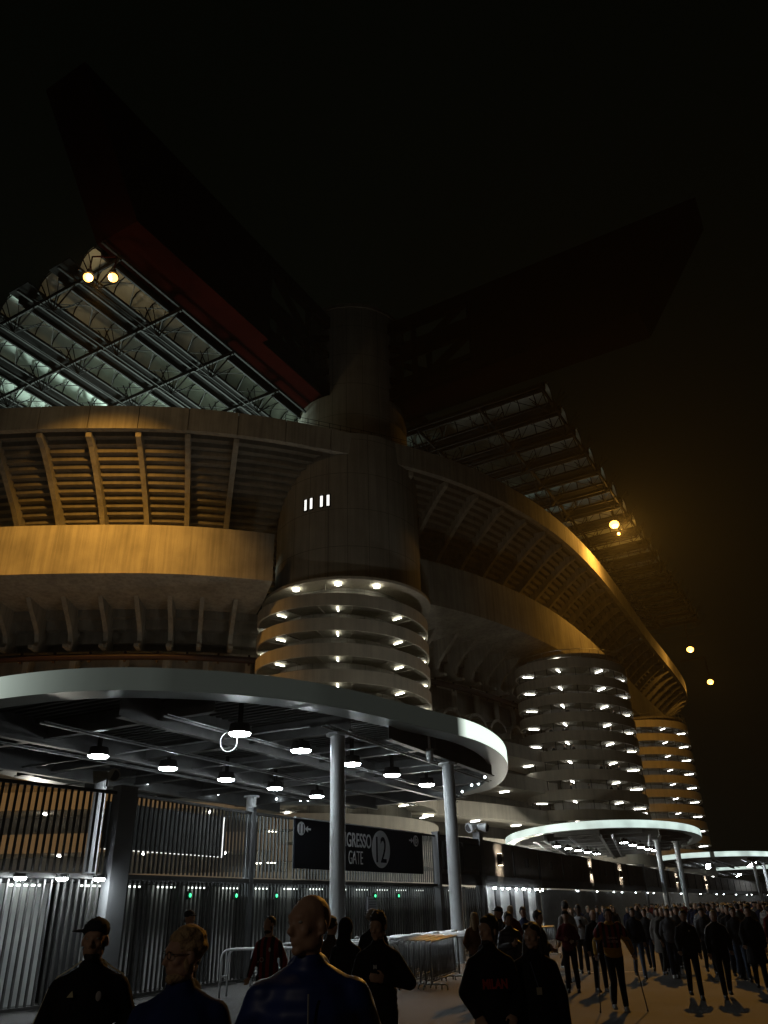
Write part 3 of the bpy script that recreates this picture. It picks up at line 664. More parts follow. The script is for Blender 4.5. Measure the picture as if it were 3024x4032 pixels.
# box wall lamps that throw an oval of light on the cladding, and unlit boxes of the same kind
ang_w = math.atan2(12.7, 5.93)
for i, (x, y) in enumerate(((5.1, 41.4), (13.27, 58.19), (17.48, 66.27), (28.84, 87.79), (37.73, 104.14))):
    W_ = empty('wall_lamp', ['box wall lamp throwing the widest oval of light on the wall', 'box wall lamp throwing the tall narrow oval midway along the wall', 'box wall lamp throwing a dim slim oval just before the canopy columns',
               'box wall lamp throwing a slim oval between the two canopy columns', 'farthest box wall lamp, a thin lit sliver right of the columns'][i], 'lamp', (x, y, 3.80), ang_w, 'wall lamps along the clad wall')
    b = MB(); b.box((0, -.12, 0), (.34, .26, .5)); b.build('housing', black_steel, W_)
    for s in (-1, 1):
        e = MB(); e.box((0, -.12, s*.262), (.2, .16, .02)); e.build('lens', spot_e, W_)
        nx, ny = math.sin(ang_w), -math.cos(ang_w)
        lamp_obj('SPOT', 'wall_lamp_beam', (x+nx*.50, y+ny*.50, 3.80+s*.36), (42, 70, 42, 90, 110)[i], (1, .84, .62), .03, (x, y, 3.80+s*.46), 118, .45)
for i, (x, y) in enumerate(((7.03, 45.52), (9.11, 49.98), (11.23, 54.27), (15.18, 61.85))):
    q = MB(); q.box((0, -.1, 0), (.32, .2, .46)); q.box((0, -.21, .14), (.26, .02, .03)); q.box((0, -.21, -.14), (.26, .02, .03)); o = q.build('unlit_wall_lamp', cladding_dk); o.location = (x, y, 3.80); o.rotation_euler = (0, 0, ang_w)
    tag(o, ['unlit black box lamp on the wall, first right of the wide oval of light', 'unlit black box lamp, second right of the wide oval of light', 'unlit black box lamp nearest left of the tall narrow oval', 'unlit black box lamp between the two narrow ovals of light'][i], 'lamp', 'unlit box lamps on the wall')
def booth(a, b, z, n, label, off=1.5, dark=False, top=True):
    a, b = Vector(a), Vector(b); d = b-a; L = d.length; d /= L; nn = Vector((-d.y, d.x)); a2 = a+nn*off
    B = empty('turnstile_booth', label, 'booth', (a2.x, a2.y, 0), math.atan2(d.y, d.x), 'booths behind the fence')
    w_ = L/n
    for i in range(n):
        m_ = MB(); m_.box((w_*(i+.5)-.12*w_, 0, z/2), (w_*.70, .08, z)); m_.build('panel', panel_m, B)
        m_ = MB(); m_.box((w_*(i+.96), .1, z/2), (w_*.28, .3, z)); m_.build('pillar', booth_dark, B)
    m_ = MB(); m_.box((L/2, .1, z+.06), (L, 1.2 if top else .3, .1)); m_.box((L/2, .7, 1.2), (L, .1, 2.6)); m_.build('lintel', booth_dark, B)
    return B, L, n
tube_b = [emit('booth_tube_light', (.92, 1, .93), v) for v in (5, 3, 2.2)]
BO = [booth(FP[0], FP[1], 2.5, 3, 'turnstile booth behind the nearest fence bay, its pale panels lit by round lamps'),
      booth(FP[1], FP[2], 2.5, 4, 'turnstile booth behind the fence between the broad post and the thin post'),
      booth(FP[2], lerp2(FP[2], FP[3], .5), 2.5, 4, 'turnstile booth behind the left half of the gate sign fence'),
      booth(lerp2(FP[2], FP[3], .5), FP[3], 2.5, 4, 'turnstile booth behind the right half of the gate sign fence'),
      booth(cuts[0], cuts[1], 2.5, 3, 'turnstile booth behind the wall bay of the display frames'),
      booth(lerp2(cuts[0], cuts[1], .97), lerp2(cuts[1], cuts[2], .66), 2.6, 4, 'row of four ribbed panels lit from above beyond the loudspeaker post', .15, top=False)]
for i, (B, L, n) in enumerate(BO[:5]):
    for k in range(n):
        if i == 4 and k % 2: continue
        m_ = MB(); m_.box((L*(k+.42)/n, -.22, 2.45), (.75, .05, .04)); m_.build('tube_lamp', tube_b[0 if i == 0 else (1 if i < 3 else 2)], B)
q = MB(); q.box((0, 0, 0), (5.0, .04, 1.12)); glassy = mat('dark_glazing', (.06, .062, .06), .18, 0, .1, 1)
o = q.build('glazed_panel', glassy); o.location = (-6.35, 23.4, 3.86); o.rotation_euler = (0, 0, math.atan2(5.04, 2.39)); tag(o, 'dark glazed panel with a thin lit lower edge behind the second fence bay', 'panel')
q = MB(); q.box((0, -.03, -.58), (5.0, .03, .02)); q.box((2.5, -.03, 0), (.02, .03, 1.12)); e = q.build('lit_edge', emit('edge_light', (1, 1, .95), 1.2), o)
def on_fence(a, b, t, off): a, b = Vector(a), Vector(b); d = (b-a).normalized(); n = Vector((-d.y, d.x)); return a+(b-a)*t+n*off
def down(p, z, r, lab, grp='round downlights on the fence rail', e=None):
    D = empty('downlight', lab, 'lamp', (p.x, p.y, z), 0, grp)
    m_ = MB(); m_.cyl((0, 0), r*1.1, .02, .10, 16); m_.build('housing', beam_m, D)
    m_ = MB(); m_.ball((0, 0, 0), (r, r, .045), None, 16, 6); m_.build('lens', e or disc_e, D)
    return D
dl = ['leftmost of the three round downlights on the rail of the nearest bay', 'middle one of the three round downlights on the rail of the nearest bay', 'round downlight on the nearest bay rail, closest to the broad post']
for i, t in enumerate((.675, .80, .92)): down(on_fence(FP[0], FP[1], t, -.30), 2.52, .13, dl[i])
ords2 = ['first', 'second', 'third', 'fourth', 'fifth', 'sixth', 'seventh', 'eighth']
for i, t in enumerate((.032, .114, .185, .276, .365, .442, .534, .618)):
    p = on_fence(cuts[1], cuts[2], t, -.30); down(p, 2.52, .085 if i % 2 == 0 else .05, '%s small downlight from the left under the dark band beyond the loudspeakers' % ords2[i], 'row of downlights under the dark band')
    lamp_obj('SPOT', 'downlight_beam', (p.x, p.y, 2.44), 42 if i % 2 == 0 else 16, (.95, .97, 1), .04, (p.x-.22, p.y+.1, 0), 75, .9)
for i in range(8):
    p = on_fence(cuts[2], cuts[4], .07+.11*i+.02*(i % 3), -.3); down(p, 2.52, .055, 'tiny downlight under the wall beside the dense crowd', 'distant downlights along the wall', small_e)
for i in range(9):
    p = on_fence(cuts[4], cuts[6], .04+.10*i+.02*(i % 3), -.3); down(p, 2.52, .085, 'tiny far downlight under the wall behind the canopy columns', 'far downlights along the wall', small_e)
glab = ['green indicator light glowing behind the slats, first from the left', 'brightest green indicator light glowing behind the slats', 'green indicator light behind the slats left of the lit column', 'green indicator light just above the white notice', 'small green indicator light right of the white notice']
for i, (x, y) in enumerate(((-5.59, 22.94), (-4.7, 24.82), (-3.77, 26.51), (-.84, 31.35), (.02, 32.78))):
    G = empty('indicator_light', glab[i], 'light', (x+.14, y-.08, 2.2), R(60), 'green turnstile indicator lights'); m_ = MB(); m_.ball((0, 0, 0), (.035, .03, .05)); m_.build('lens', green_e, G); m_ = MB(); m_.box((0, .05, 0), (.14, .06, .2)); m_.build('housing', booth_dark, G)
# gate sign
def text_mesh(txt, h, width=None, bold=0.0, xs=1.0):
    cu_ = bpy.data.curves.new('t', 'FONT'); cu_.body = txt; cu_.size = h/.72; cu_.extrude = .004; cu_.offset = bold; cu_.align_x = 'CENTER'
    o = bpy.data.objects.new('t', cu_); C.objects.link(o); dg = bpy.context.evaluated_depsgraph_get(); me = bpy.data.meshes.new_from_object(o.evaluated_get(dg))
    bpy.data.objects.remove(o); bpy.data.curves.remove(cu_)
    xx = [v.co.x for v in me.vertices]; c0 = (max(xx)+min(xx))/2
    if width: xs = width/(max(xx)-min(xx))
    for v in me.vertices: v.co = Vector(((v.co.x-c0)*xs, -v.co.z, v.co.y-h/2))
    return me
def text_part(txt, h, xs, x, y, z, m, parent, name='lettering', bold=.0, rz=0, width=None):
    me = text_mesh(txt, h, width, bold, xs); me.materials.append(m); o = bpy.data.objects.new(name, me); C.objects.link(o); o.parent = parent; o.location = (x, y, z); o.rotation_euler = (0, 0, rz); return o
sa_, sb_ = Vector(lerp2(FP[2], FP[3], .168)), Vector(lerp2(FP[2], FP[3], .878)); sd = (sb_-sa_).normalized(); SL = (sb_-sa_).length
S = empty('gate_sign', 'long navy gate sign reading INGRESSO GATE 12 on the slatted fence', 'sign', (sa_.x+sd.y*.10, sa_.y-sd.x*.10, 0), math.atan2(sd.y, sd.x))
m_ = MB(); m_.box((SL/2, 0, 3.74), (SL, .06, 1.5)); m_.build('board', sign_m, S)
m_ = MB(); m_.box((SL/2, 0, 4.52), (SL, .1, .035)); m_.build('top_trim', white_paint, S)
def disc(x, z, rx, rz_, m, nm, y=-.04, parent=S, n=40):
    q = MB(); pts = [(x+rx*math.cos(2*math.pi*k/n), y, z+rz_*math.sin(2*math.pi*k/n)) for k in range(n)]; q.prism(pts, (0, .006, 0)); return q.build(nm, m, parent)
disc(SL*.6225, 3.78, .64, .65, sign_w, 'number_disc'); text_part('12', .92, 1, SL*.6225, -.05, 3.78, sign_m, S, 'number', .006, 0, .72)
text_part('INGRESSO', .48, 1, SL*.541-1.04, -.045, 4.02, sign_w, S, 'lettering', .007, 0, 2.08); text_part('GATE', .46, 1, SL*.473-.46, -.045, 3.44, sign_w, S, 'lettering', -.006, 0, .92)
for x, t, ax_, s in ((.038, '11', .080, -1), (.938, '13', .892, 1)):
    disc(SL*x, 4.20, .21, .21, sign_w, 'number_disc'); text_part(t, .29, 1, SL*x, -.05, 4.20, sign_m, S, 'number', .006, 0, .22)
    q = MB(); X = SL*ax_; q.prism([(X-s*.16, -.045, 4.17), (X, -.045, 4.17), (X, -.045, 4.10), (X+s*.15, -.045, 4.2), (X, -.045, 4.30), (X, -.045, 4.23), (X-s*.16, -.045, 4.23)], (0, .006, 0)); q.build('arrow', sign_w, S)
p = on_fence(FP[2], FP[3], .555, -.12); q = MB(); q.box((0, 0, 0), (.66, .02, .66)); o = q.build('notice_board', mat('notice_paper', (.5, .5, .56), .7, 0, .12, 6)); o.location = (p.x, p.y, 1.84); o.rotation_euler = (0, 0, math.atan2(sd.y, sd.x)); tag(o, 'white paper notice fixed to the slats below the gate sign', 'notice')
q = MB(); [q.box((0, -.014, .24-.08*i), (.46 if i % 3 else .54, .004, .025)) for i in range(7)]; q.build('printed_lines', mat('grey_print', (.2, .2, .25), .7), o)
dz_ = math.atan2(FP[4][1]-FP[3][1], FP[4][0]-FP[3][0])
for i, t in enumerate((.24, .66)):
    p = on_fence(FP[3], FP[4], t, -.16); q = MB(); q.box((0, 0, 0), (1.65, .05, 1.1)); o = q.build('display_frame', cladding_dk); o.location = (p.x, p.y, 3.75); o.rotation_euler = (0, 0, dz_); tag(o, ['unlit black display frame next to the gate sign end post', 'unlit black display frame next to the loudspeaker post'][i], 'display frame', 'black display frames')
    q = MB(); q.box((0, -.03, 0), (1.5, .02, .96)); q.build('panel', glassy, o)
# loudspeakers
def speakers(x, y, z, lab, rz, m=white_paint, sc_=1.0):
    K = empty('loudspeakers', lab, 'loudspeaker', (x, y, z), rz, 'pairs of horn loudspeakers'); K.scale = (sc_,)*3
    for s in (-1, 1):
        q = MB(); q.tube([(s*.08, .1, .25), (s*.55, -.25, .12)], .16, 16, True, .27); h = q.build('horn', m, K); smooth_by(h, 40)
        q = MB(); q.tube([(s*.55, -.25, .12), (s*.56, -.262, .118)], .21, 16); q.build('grille', booth_dark, h)
    q = MB(); q.box((0, 0, 0), (.08, .08, .5)); q.box((0, 0, .2), (.5, .06, .06)); q.build('bracket', steel_grey, K); return K
speakers(-7.15, 20.25, 4.80, 'pair of grey horn loudspeakers above the broad gate post', R(-25), mat('speaker_grey', (.30, .29, .24), .6), .6)
speakers(3.95, 39.06, 4.95, 'pair of white horn loudspeakers on the post beyond the gate sign', R(10), white_paint, .8)
# ------------------------------------------------------------------ crowd barriers and queue rails
def tube_path(pts, rad=.15, n=5):
    out = []; P_ = [Vector(p) for p in pts]
    for i, p in enumerate(P_):
        if i in (0, len(P_)-1): out.append(p); continue
        a = (P_[i-1]-p).normalized(); b = (P_[i+1]-p).normalized()
        for k in range(n+1):
            t = k/n; out.append((p+a*rad)*(1-t)**2+p*2*t*(1-t)+(p+b*rad)*t*t)
    return out
def make_barrier():
    B = empty('crowd_barrier', 'x', 'barrier', (0,0,0), 0, 'crowd barriers stacked by the lit column')
    f = MB(); Ln, Hh = 2.3, 1.02
    f.tube(tube_path([(0, 0, .14), (0, 0, Hh), (Ln, 0, Hh), (Ln, 0, .14)], .13), .021, 8); f.tube([(0, 0, .2), (Ln, 0, .2)], .018, 8)
    f.build('frame', steel_grey, B, True)
    s = MB()
    for k in range(1, 20): s.tube([(Ln*k/20, 0, .2), (Ln*k/20, 0, Hh)], .009, 6)
    s.build('bars', steel_grey, B, True)
    for x in (.25, Ln-.25):
        q = MB(); q.tube(tube_path([(x, -.30, 0), (x, -.30, .12), (x, .30, .12), (x, .30, 0)], .07), .017, 8); q.build('foot', steel_grey, B, True)
    return B
b0 = make_barrier(); az = math.atan2(4.8, 1.75)
n_b = 9
ords = ['front', 'second', 'third', 'fourth', 'fifth', 'sixth', 'seventh', 'eighth', 'rearmost']
for i in range(n_b):
    o = b0 if i == 0 else copy_tree(b0); o['group'] = 'crowd barriers stacked by the lit column'
    o.location = (.72-.125*i+.10, 21.6+.26*i-.45, 0); o.rotation_euler = (0, R(-1.5), az+R(random.uniform(-2, 2)))
    o['label'] = '%s grey steel crowd barrier of the leaning stack by the second column' % ords[i]
for i, (x, y, rz) in enumerate(((3.9, 30.5, .9), (4.3, 31.4, .75), (4.7, 32.5, .85))):
    o = copy_tree(b0); o.location = (x, y, 0); o.rotation_euler = (0, 0, rz); o['group'] = 'crowd barriers among the queue'
    o['label'] = ['steel crowd barrier nearest the camera behind the embracing couple', 'middle steel crowd barrier among the waiting people', 'rear steel crowd barrier left of the white shirted person'][i]
def queue_rail(a, b, lab, grp, h=.98):
    a, b = Vector(a), Vector(b); d = b-a; L = d.length
    Q = empty('queue_rail', lab, 'railing', (a.x, a.y, 0), math.atan2(d.y, d.x), grp)
    q = MB()
    for s in (-.19, .19): q.tube(tube_path([(0, s, 0), (0, s, h), (L, s, h), (L, s, 0)], .22, 7), .028, 8)
    q.build('frame', white_paint, Q, True)
    q = MB()
    q.tube([(0, -.19, .42), (0, .19, .42)], .022, 8); q.tube([(L, -.19, .42), (L, .19, .42)], .022, 8)
    for k in range(1, int(L/1.6)): q.tube([(1.6*k, .0, h), (1.6*k, 0, 0)], .02, 8); q.box((1.6*k, 0, h+.07), (.16, .16, .06))
    q.build('crossbar', white_paint, Q, True)
    return Q
ql = ['white tubular queue rail nearest the camera, ending at the second column', 'second white queue rail behind the barrier stack', 'third white queue rail behind the barrier stack', 'fourth white queue rail behind the barrier stack', 'farthest white queue rail, ending left of the long haired woman']
for i in range(5): queue_rail((-.9+1.1*i*.62, 27.0+1.55*i), (2.55+.62*i, 25.7+1.6*i), ql[i], 'white queue rails by the gate')
ql = ['front white queue rail low behind the red shirted man', 'second white queue rail behind the red shirted man', 'third white queue rail behind the red shirted man', 'rear white queue rail behind the red shirted man']
for i in range(4): queue_rail((-4.1+.5*i, 21.2+1.35*i), (-.35+.35*i, 20.2+1.35*i), ql[i], 'white queue rails left of the bald man')
# kerb / steps at the fence
kb = MB(); kb.bar((-3.0, 20.2, .06), (-1.9, 20.0, .06), .3, .12); o = kb.build('kerb', kerbstone); o['kind'] = 'structure'
# ------------------------------------------------------------------ people
skin_m = mat('skin', (.42, .25, .17), .55, 0, .12, 12, 0, .1, 60)
skin_dk = mat('skin_dark', (.10, .055, .035), .5, 0, .12, 12)
hair_dk = mat('hair_dark', (.018, .013, .010), .6, 0, .35, 40, 0, .6, 90)
hair_gg = mat('hair_ginger', (.40, .27, .14), .7, 0, .35, 40, 0, .6, 90)
hair_gy = mat('hair_grey', (.30, .26, .20), .6, 0, .35, 40, 0, .6, 90)
cloth = mat('clothing', (.03, .03, .03), .85, 0, .2, 6, 0, .55, 9, objcol=True, spec=.2)
puffy = mat('quilted_clothing', (.03, .03, .03), .5, 0, .15, 6, objcol=True)
_n = puffy.node_tree; _w = _n.nodes.new('ShaderNodeTexWave'); _w.bands_direction = 'Z'; _w.inputs['Scale'].default_value = 3.2; _w.inputs['Distortion'].default_value = 1.2
_t = _n.nodes.new('ShaderNodeTexCoord'); _b = _n.nodes.new('ShaderNodeBump'); _b.inputs['Strength'].default_value = .55; _b.inputs['Distance'].default_value = .02
_n.links.new(_t.outputs['Object'], _w.inputs[0]); _n.links.new(_w.outputs[0], _b.inputs['Height']); _n.links.new(_b.outputs[0], _n.nodes['Principled BSDF'].inputs['Normal'])
shoe_m = mat('shoe_leather', (.03, .03, .03), .6, 0, .2, 6, objcol=True)
plain = mat('trim_cloth', (.5, .5, .5), .7, 0, .1, 6, objcol=True)
eye_m = mat('eye', (.35, .33, .30), .2, 0, 0); lens_m = mat('spectacle_rim', (.02, .02, .02), .3, .5, 0)
stripes_m = bpy.data.materials.new('red_black_stripes'); stripes_m.use_nodes = True
_nt = stripes_m.node_tree; _t = _nt.nodes.new('ShaderNodeTexCoord'); _s = _nt.nodes.new('ShaderNodeSeparateXYZ'); _m = _nt.nodes.new('ShaderNodeMath'); _m.operation = 'MULTIPLY'; _m.inputs[1].default_value = 9
_f = _nt.nodes.new('ShaderNodeMath'); _f.operation = 'FRACT'; _g = _nt.nodes.new('ShaderNodeMath'); _g.operation = 'GREATER_THAN'; _g.inputs[1].default_value = .5
_x = _nt.nodes.new('ShaderNodeMix'); _x.data_type = 'RGBA'; _x.inputs['A'].default_value = (.22, .012, .012, 1); _x.inputs['B'].default_value = (.01, .01, .01, 1)
_nt.links.new(_t.outputs['Object'], _s.inputs[0]); _nt.links.new(_s.outputs[0], _m.inputs[0]); _nt.links.new(_m.outputs[0], _f.inputs[0]); _nt.links.new(_f.outputs[0], _g.inputs[0]); _nt.links.new(_g.outputs[0], _x.inputs['Factor'])
_nt.links.new(_x.outputs['Result'], _nt.nodes['Principled BSDF'].inputs['Base Color']); _nt.nodes['Principled BSDF'].inputs['Roughness'].default_value = .8
def V(*a): return Vector(a)
def remesh(mb, name, m, parent, vox, sm=3, color=None):
    o = mb.build(name, m, None, fix=True)
    r = o.modifiers.new('r', 'REMESH'); r.mode = 'VOXEL'; r.voxel_size = vox; r.use_smooth_shade = True
    s = o.modifiers.new('s', 'SMOOTH'); s.iterations = sm; s.factor = .5
    dg = bpy.context.evaluated_depsgraph_get(); me = bpy.data.meshes.new_from_object(o.evaluated_get(dg)); me.name = name
    old = o.data; o.modifiers.clear(); o.data = me; bpy.data.meshes.remove(old)
    for p in me.polygons: p.use_smooth = True
    if not me.materials: me.materials.append(m)
    o.parent = parent
    if color: o.color = (*color, 1)
    return o
POSES = {
 'stand': dict(),
 'walkL': dict(kn=[(.085, -.14, .50), (-.085, .06, .50)], an=[(.085, -.20, .09), (-.085, .30, .14)], el=[(.225, .10, 1.14), (-.225, -.02, 1.14)], wr=[(.23, .02, .90), (-.22, -.22, .95)]),
 'walkR': dict(kn=[(.085, .06, .50), (-.085, -.14, .50)], an=[(.085, .30, .14), (-.085, -.20, .09)], el=[(.225, -.02, 1.14), (-.225, .10, 1.14)], wr=[(.22, -.22, .95), (-.23, .02, .90)]),
 'pockets': dict(el=[(.235, .09, 1.14), (-.235, .09, 1.14)], wr=[(.16, -.10, .98), (-.16, -.10, .98)]),
 'chest': dict(el=[(.30, -.02, 1.16), (-.23, .02, 1.14)], wr=[(.08, -.19, 1.20), (-.22, -.08, .9)], kn=[(.085, -.08, .5), (-.085, .02, .5)], an=[(.085, -.1, .09), (-.085, .14, .10)]),
 'phone': dict(el=[(.22, -.03, 1.13), (-.22, -.03, 1.13)], wr=[(.06, -.28, 1.22), (-.07, -.27, 1.19)], kn=[(.085, -.1, .5), (-.085, .02, .5)], an=[(.085, -.14, .09), (-.085, .2, .10)]),
 'crutch': dict(el=[(.31, .04, 1.16), (-.31, .04, 1.16)], wr=[(.36, -.12, .96), (-.34, -.12, .96)], kn=[(.085, -.02, .5), (-.085, -.16, .50)], an=[(.10, -.04, .09), (-.11, .02, .13)]),
 'cross': dict(el=[(.25, .0, 1.16), (-.25, .0, 1.16)], wr=[(.0, -.19, 1.14), (.02, -.16, 1.10)]),
}
def figure(name, label, loc, rz=0, h=1.75, pose='stand', hair='short', hairm=None, top='jacket', topc=(.02,.02,.022), legc=(.02,.022,.03), shoec=(.02,.02,.02),
           skin=None, vox=.012, yaw=0, pitch=0, group=None, build=1.0, beard=False, glasses=False, topm=None, hood=False, hem=.86, sleeve=True, upper_only=False):
    P_ = empty(name, label, 'person', loc, rz, group)
    po = POSES[pose]; k = h/1.75; P_.scale = (k, k, k)
    el = [V(*p) for p in po.get('el', [(.22, .03, 1.13), (-.22, .03, 1.13)])]; wr = [V(*p) for p in po.get('wr', [(.235, -.05, .88), (-.235, -.05, .88)])]
    kn = [V(*p) for p in po.get('kn', [(.10, -.02, .50), (-.10, -.02, .50)])]; an = [V(*p) for p in po.get('an', [(.12, .02, .09), (-.12, .02, .09)])]
    sh = [V(.158*build, .01, 1.365), V(-.158*build, .01, 1.365)]; el = [V(q.x*build, q.y, q.z) for q in el]; hp = [V(.09, 0, .92), V(-.09, 0, .92)]
    B = MB(); nb = V(0, .015, 1.45); hc = V(0, -.005, 1.635)
    B.ball((0, .0, 1.27), (.155*build, .10*build, .20)); B.ball((0, 0, 1.08), (.135*build, .10*build, .16)); B.ball((0, 0, .95), (.155*build, .105*build, .13))
    B.caps(sh[0]*.9+V(0, 0, .135), sh[1]*.9+V(0, 0, .135), .05); B.caps(V(-.02, .01, 1.45), sh[1], .05, .045); B.caps(V(.02, .01, 1.45), sh[0], .05, .045); B.caps(nb, hc+V(0, .015, -.04), .056, .050)
    hm = (Matrix.Rotation(R(yaw), 3, 'Z') @ Matrix.Rotation(R(pitch), 3, 'X'))
    def hp_(v): return hc+hm @ V(*v)
    def hb(c, r, mb=None): (mb or B).ball(hp_(c), r, hm)
    hb((0, .012, .03), (.075, .094, .088)); hb((0, -.022, -.035), (.058, .070, .075)); hb((0, -.068, -.092), (.027, .022, .020)); hb((0, -.03, .02), (.066, .068, .07))
    B.caps(hp_((0, -.088, .018)), hp_((0, -.112, -.022)), .008, .0125, 10); hb((0, -.104, -.028), (.019, .010, .009)); hb((0, -.078, .036), (.05, .022, .012))
    for s in (-1, 1):
        hb((s*.036, -.058, -.02), (.024, .026, .024)); hb((s*.079, .008, -.008), (.010, .022, .031)); hb((s*.044, -.01, -.06), (.022, .05, .035))
    hb((0, -.086, -.052), (.024, .012, .0065)); hb((0, -.084, -.064), (.020, .013, .0075))
    for i in (0, 1):
        B.caps(sh[i], el[i], .050*build, .040); B.caps(el[i], wr[i], .040, .027)
        d = (wr[i]-el[i]).normalized(); sd_ = d.cross(V(0, 1, 0)); sd_ = sd_.normalized() if sd_.length > .1 else V(1, 0, 0); nn_ = d.cross(sd_).normalized()
        pm = Matrix((sd_, nn_, d)).transposed(); pc = wr[i]+d*.055; B.ball(pc, (.042, .018, .055), pm)
        curl = -nn_ if (i == 0) else nn_
        tow = V(-1 if wr[i].x > 0 else 1, 0, 0); curl = nn_ if nn_.dot(tow+V(0, -.4, 0)) > 0 else -nn_
        if vox < .02:
            for f in range(4):
                o0 = pc+sd_*(-.031+.0205*f)+d*.042; L = (.062, .075, .070, .055)[f]
                m1 = o0+d*L*.5+curl*.008; m2 = m1+d*L*.35+curl*.026; B.caps(o0, m1, .0098, .009, 8); B.caps(m1, m2, .009, .0078, 8)
            ts = sd_ if (sd_.y < 0) else -sd_
            t0 = wr[i]+d*.03+ts*.03; B.caps(t0, t0+ts*.028+d*.035+curl*.01, .013, .0105, 8); B.caps(t0+ts*.028+d*.035+curl*.01, t0+ts*.03+d*.06+curl*.02, .0105, .009, 8)
        else: B.ball(pc+d*.06+curl*.012, (.034, .014, .05), pm)
        B.caps(hp[i], kn[i], .082, .055); B.caps(kn[i], an[i], .054, .036); B.caps(an[i]+V(0, .02, -.04), an[i]+V(0, -.13, -.055), .035, .028)
    sm = skin or skin_m
    remesh(B, 'body', sm, P_, vox, 2 if vox < .02 else 1)
    # eyes
    if vox < .011:
        for s in (-1, 1):
            e = MB(); e.ball(hp_((s*.031, -.080, .014)), (.012, .009, .0075), hm, 10, 6); e.build('eye', eye_m, P_, True)
    # clothing top
    J = MB(); f = {'jacket': .024, 'shirt': .012, 'hoodie': .026, 'coat': .034, 'puffer': .034}[top]; bw = build
    J.ball((0, 0, 1.27), (.16*bw+f, .105*bw+f, .21)); J.ball((0, -.005, 1.08), (.145*bw+f, .11*bw+f, .19)); J.caps(V(.13*bw, .01, 1.36), V(-.13*bw, .01, 1.36), .052+f*.6); [J.caps(V(s_*.02, .02, 1.455), V(s_*.145*bw, .01, 1.385), .048+f*.5, .040+f*.5) for s_ in (-1, 1)]
    zz = hem
    while zz < 1.1: J.ball((0, 0, zz+.05), (.15*bw+f+.012, .11*bw+f+.012, .07)); zz += .06
    for i in (0, 1):
        J.caps(sh[i], el[i], .050*bw+f*.75, .044+f)
        if sleeve: J.caps(el[i], el[i].lerp(wr[i], .96), .046+f, .034+f*.7)
    if top in ('jacket', 'hoodie', 'coat', 'puffer'): J.caps(nb+V(0, -.01, -.01), nb+V(0, -.0, .05), .075, .066)
    if hood or top == 'hoodie': J.ball((0, .10, 1.47), (.10, .06, .075)); J.ball((.0, .055, 1.44), (.12, .07, .05))
    if hood == 'up': hb((0, .025, .015), (.098, .112, .125), J); J.caps(nb+V(0, .03, 0), hc+V(0, .05, -.02), .085, .09)
    if top == 'coat': J.tube([(0, 0, 1.0), (0, .01, .55)], .19, 16, True, .24)
    m_ = topm or (puffy if top == 'puffer' else cloth)
    jo = remesh(J, 'jacket' if top != 'shirt' else 'shirt', m_, P_, max(vox, .013), 9 if vox < .02 else 4, topc)
    # trousers
    T_ = MB(); T_.ball((0, .0, .93), (.175*bw, .125*bw, .12))
    for i in (0, 1):
        T_.caps(hp[i], kn[i], .096, .070)
        T_.caps(kn[i], an[i].lerp(kn[i], .05), .069, .056)
    remesh(T_, 'trousers', cloth, P_, max(vox, .013), 4, legc)
    S_ = MB()
    for i in (0, 1):
        a = an[i]; S_.caps(a+V(0, .03, -.045), a+V(0, -.14, -.05), .045, .038); S_.caps(a+V(0, .02, -.01), a+V(0, 0, .02), .05, .048); S_.box((a.x, a.y-.055, a.z-.075), (.08, .26, .03))
    remesh(S_, 'shoes', shoe_m, P_, max(vox, .014), 1, shoec)
    hmn = hairm or hair_dk; Hh = MB()
    if hair in ('short', 'buzz'):
        g_ = .012 if hair == 'short' else .004
        Hh.ball(hp_((0, .024, .040)), (.077+g_, .092+g_, .084+g_), hm); 
        if hair == 'short': Hh.ball(hp_((0, -.03, .088)), (.062, .055, .036), hm); [Hh.ball(hp_((s*.060, .025, .0)), (.026, .055, .045), hm) for s in (-1, 1)]
        for _ in range(26 if hair == 'short' and vox < .02 else 0):
            a_, b_ = random.uniform(0, 6.28), random.uniform(.1, 1.0); Hh.ball(hp_((.074*math.cos(a_)*math.sin(b_), .024+.09*math.sin(a_)*math.sin(b_)*.9, .045+.088*math.cos(b_))), random.uniform(.012, .022), hm, 8, 5)
    elif hair == 'curly':
        for _ in range(260):
            a_, b_ = random.uniform(0, 6.28), random.uniform(0, 1.55)
            c_ = (.080*math.cos(a_)*math.sin(b_), .022+.098*math.sin(a_)*math.sin(b_), .045+.085*math.cos(b_)-(.03 if b_ > 1.2 else 0))
            if c_[1] < -.055 and c_[2] < .07: continue
            Hh.ball(hp_(c_), random.uniform(.008, .017), hm, 8, 5)
        Hh.ball(hp_((0, .028, .045)), (.083, .098, .088), hm)
    elif hair == 'long':
        Hh.ball(hp_((0, .03, .040)), (.088, .098, .092), hm); Hh.caps(hp_((0, .05, .0)), V(0, .075, 1.40), .070, .05)
        for s in (-1, 1): Hh.caps(hp_((s*.068, .02, .0)), V(s*.085, .03, 1.38), .034, .04); Hh.ball(hp_((s*.045, -.045, .085)), (.035, .045, .03), hm)
    elif hair in ('cap', 'capback'):
        Hh.ball(hp_((0, .03, .0)), (.080, .088, .07), hm)
    elif hair == 'beanie': pass
    if Hh.v: remesh(Hh, 'hair', hmn, P_, max(vox*.8, .009), 1)
    if hair in ('cap', 'capback', 'beanie'):
        K_ = MB(); hb((0, .012, .065), (.088, .104, .072), K_)
        if hair != 'beanie':
            K_.ball(hp_((0, -.103, .055) if hair == 'cap' else (-.105, .01, .058)), (.058, .062, .010), hm); K_.ball(hp_((0, .0, .137)), .010)
        remesh(K_, 'cap', cloth, P_, max(vox*.8, .009), 1, (.025, .025, .03))
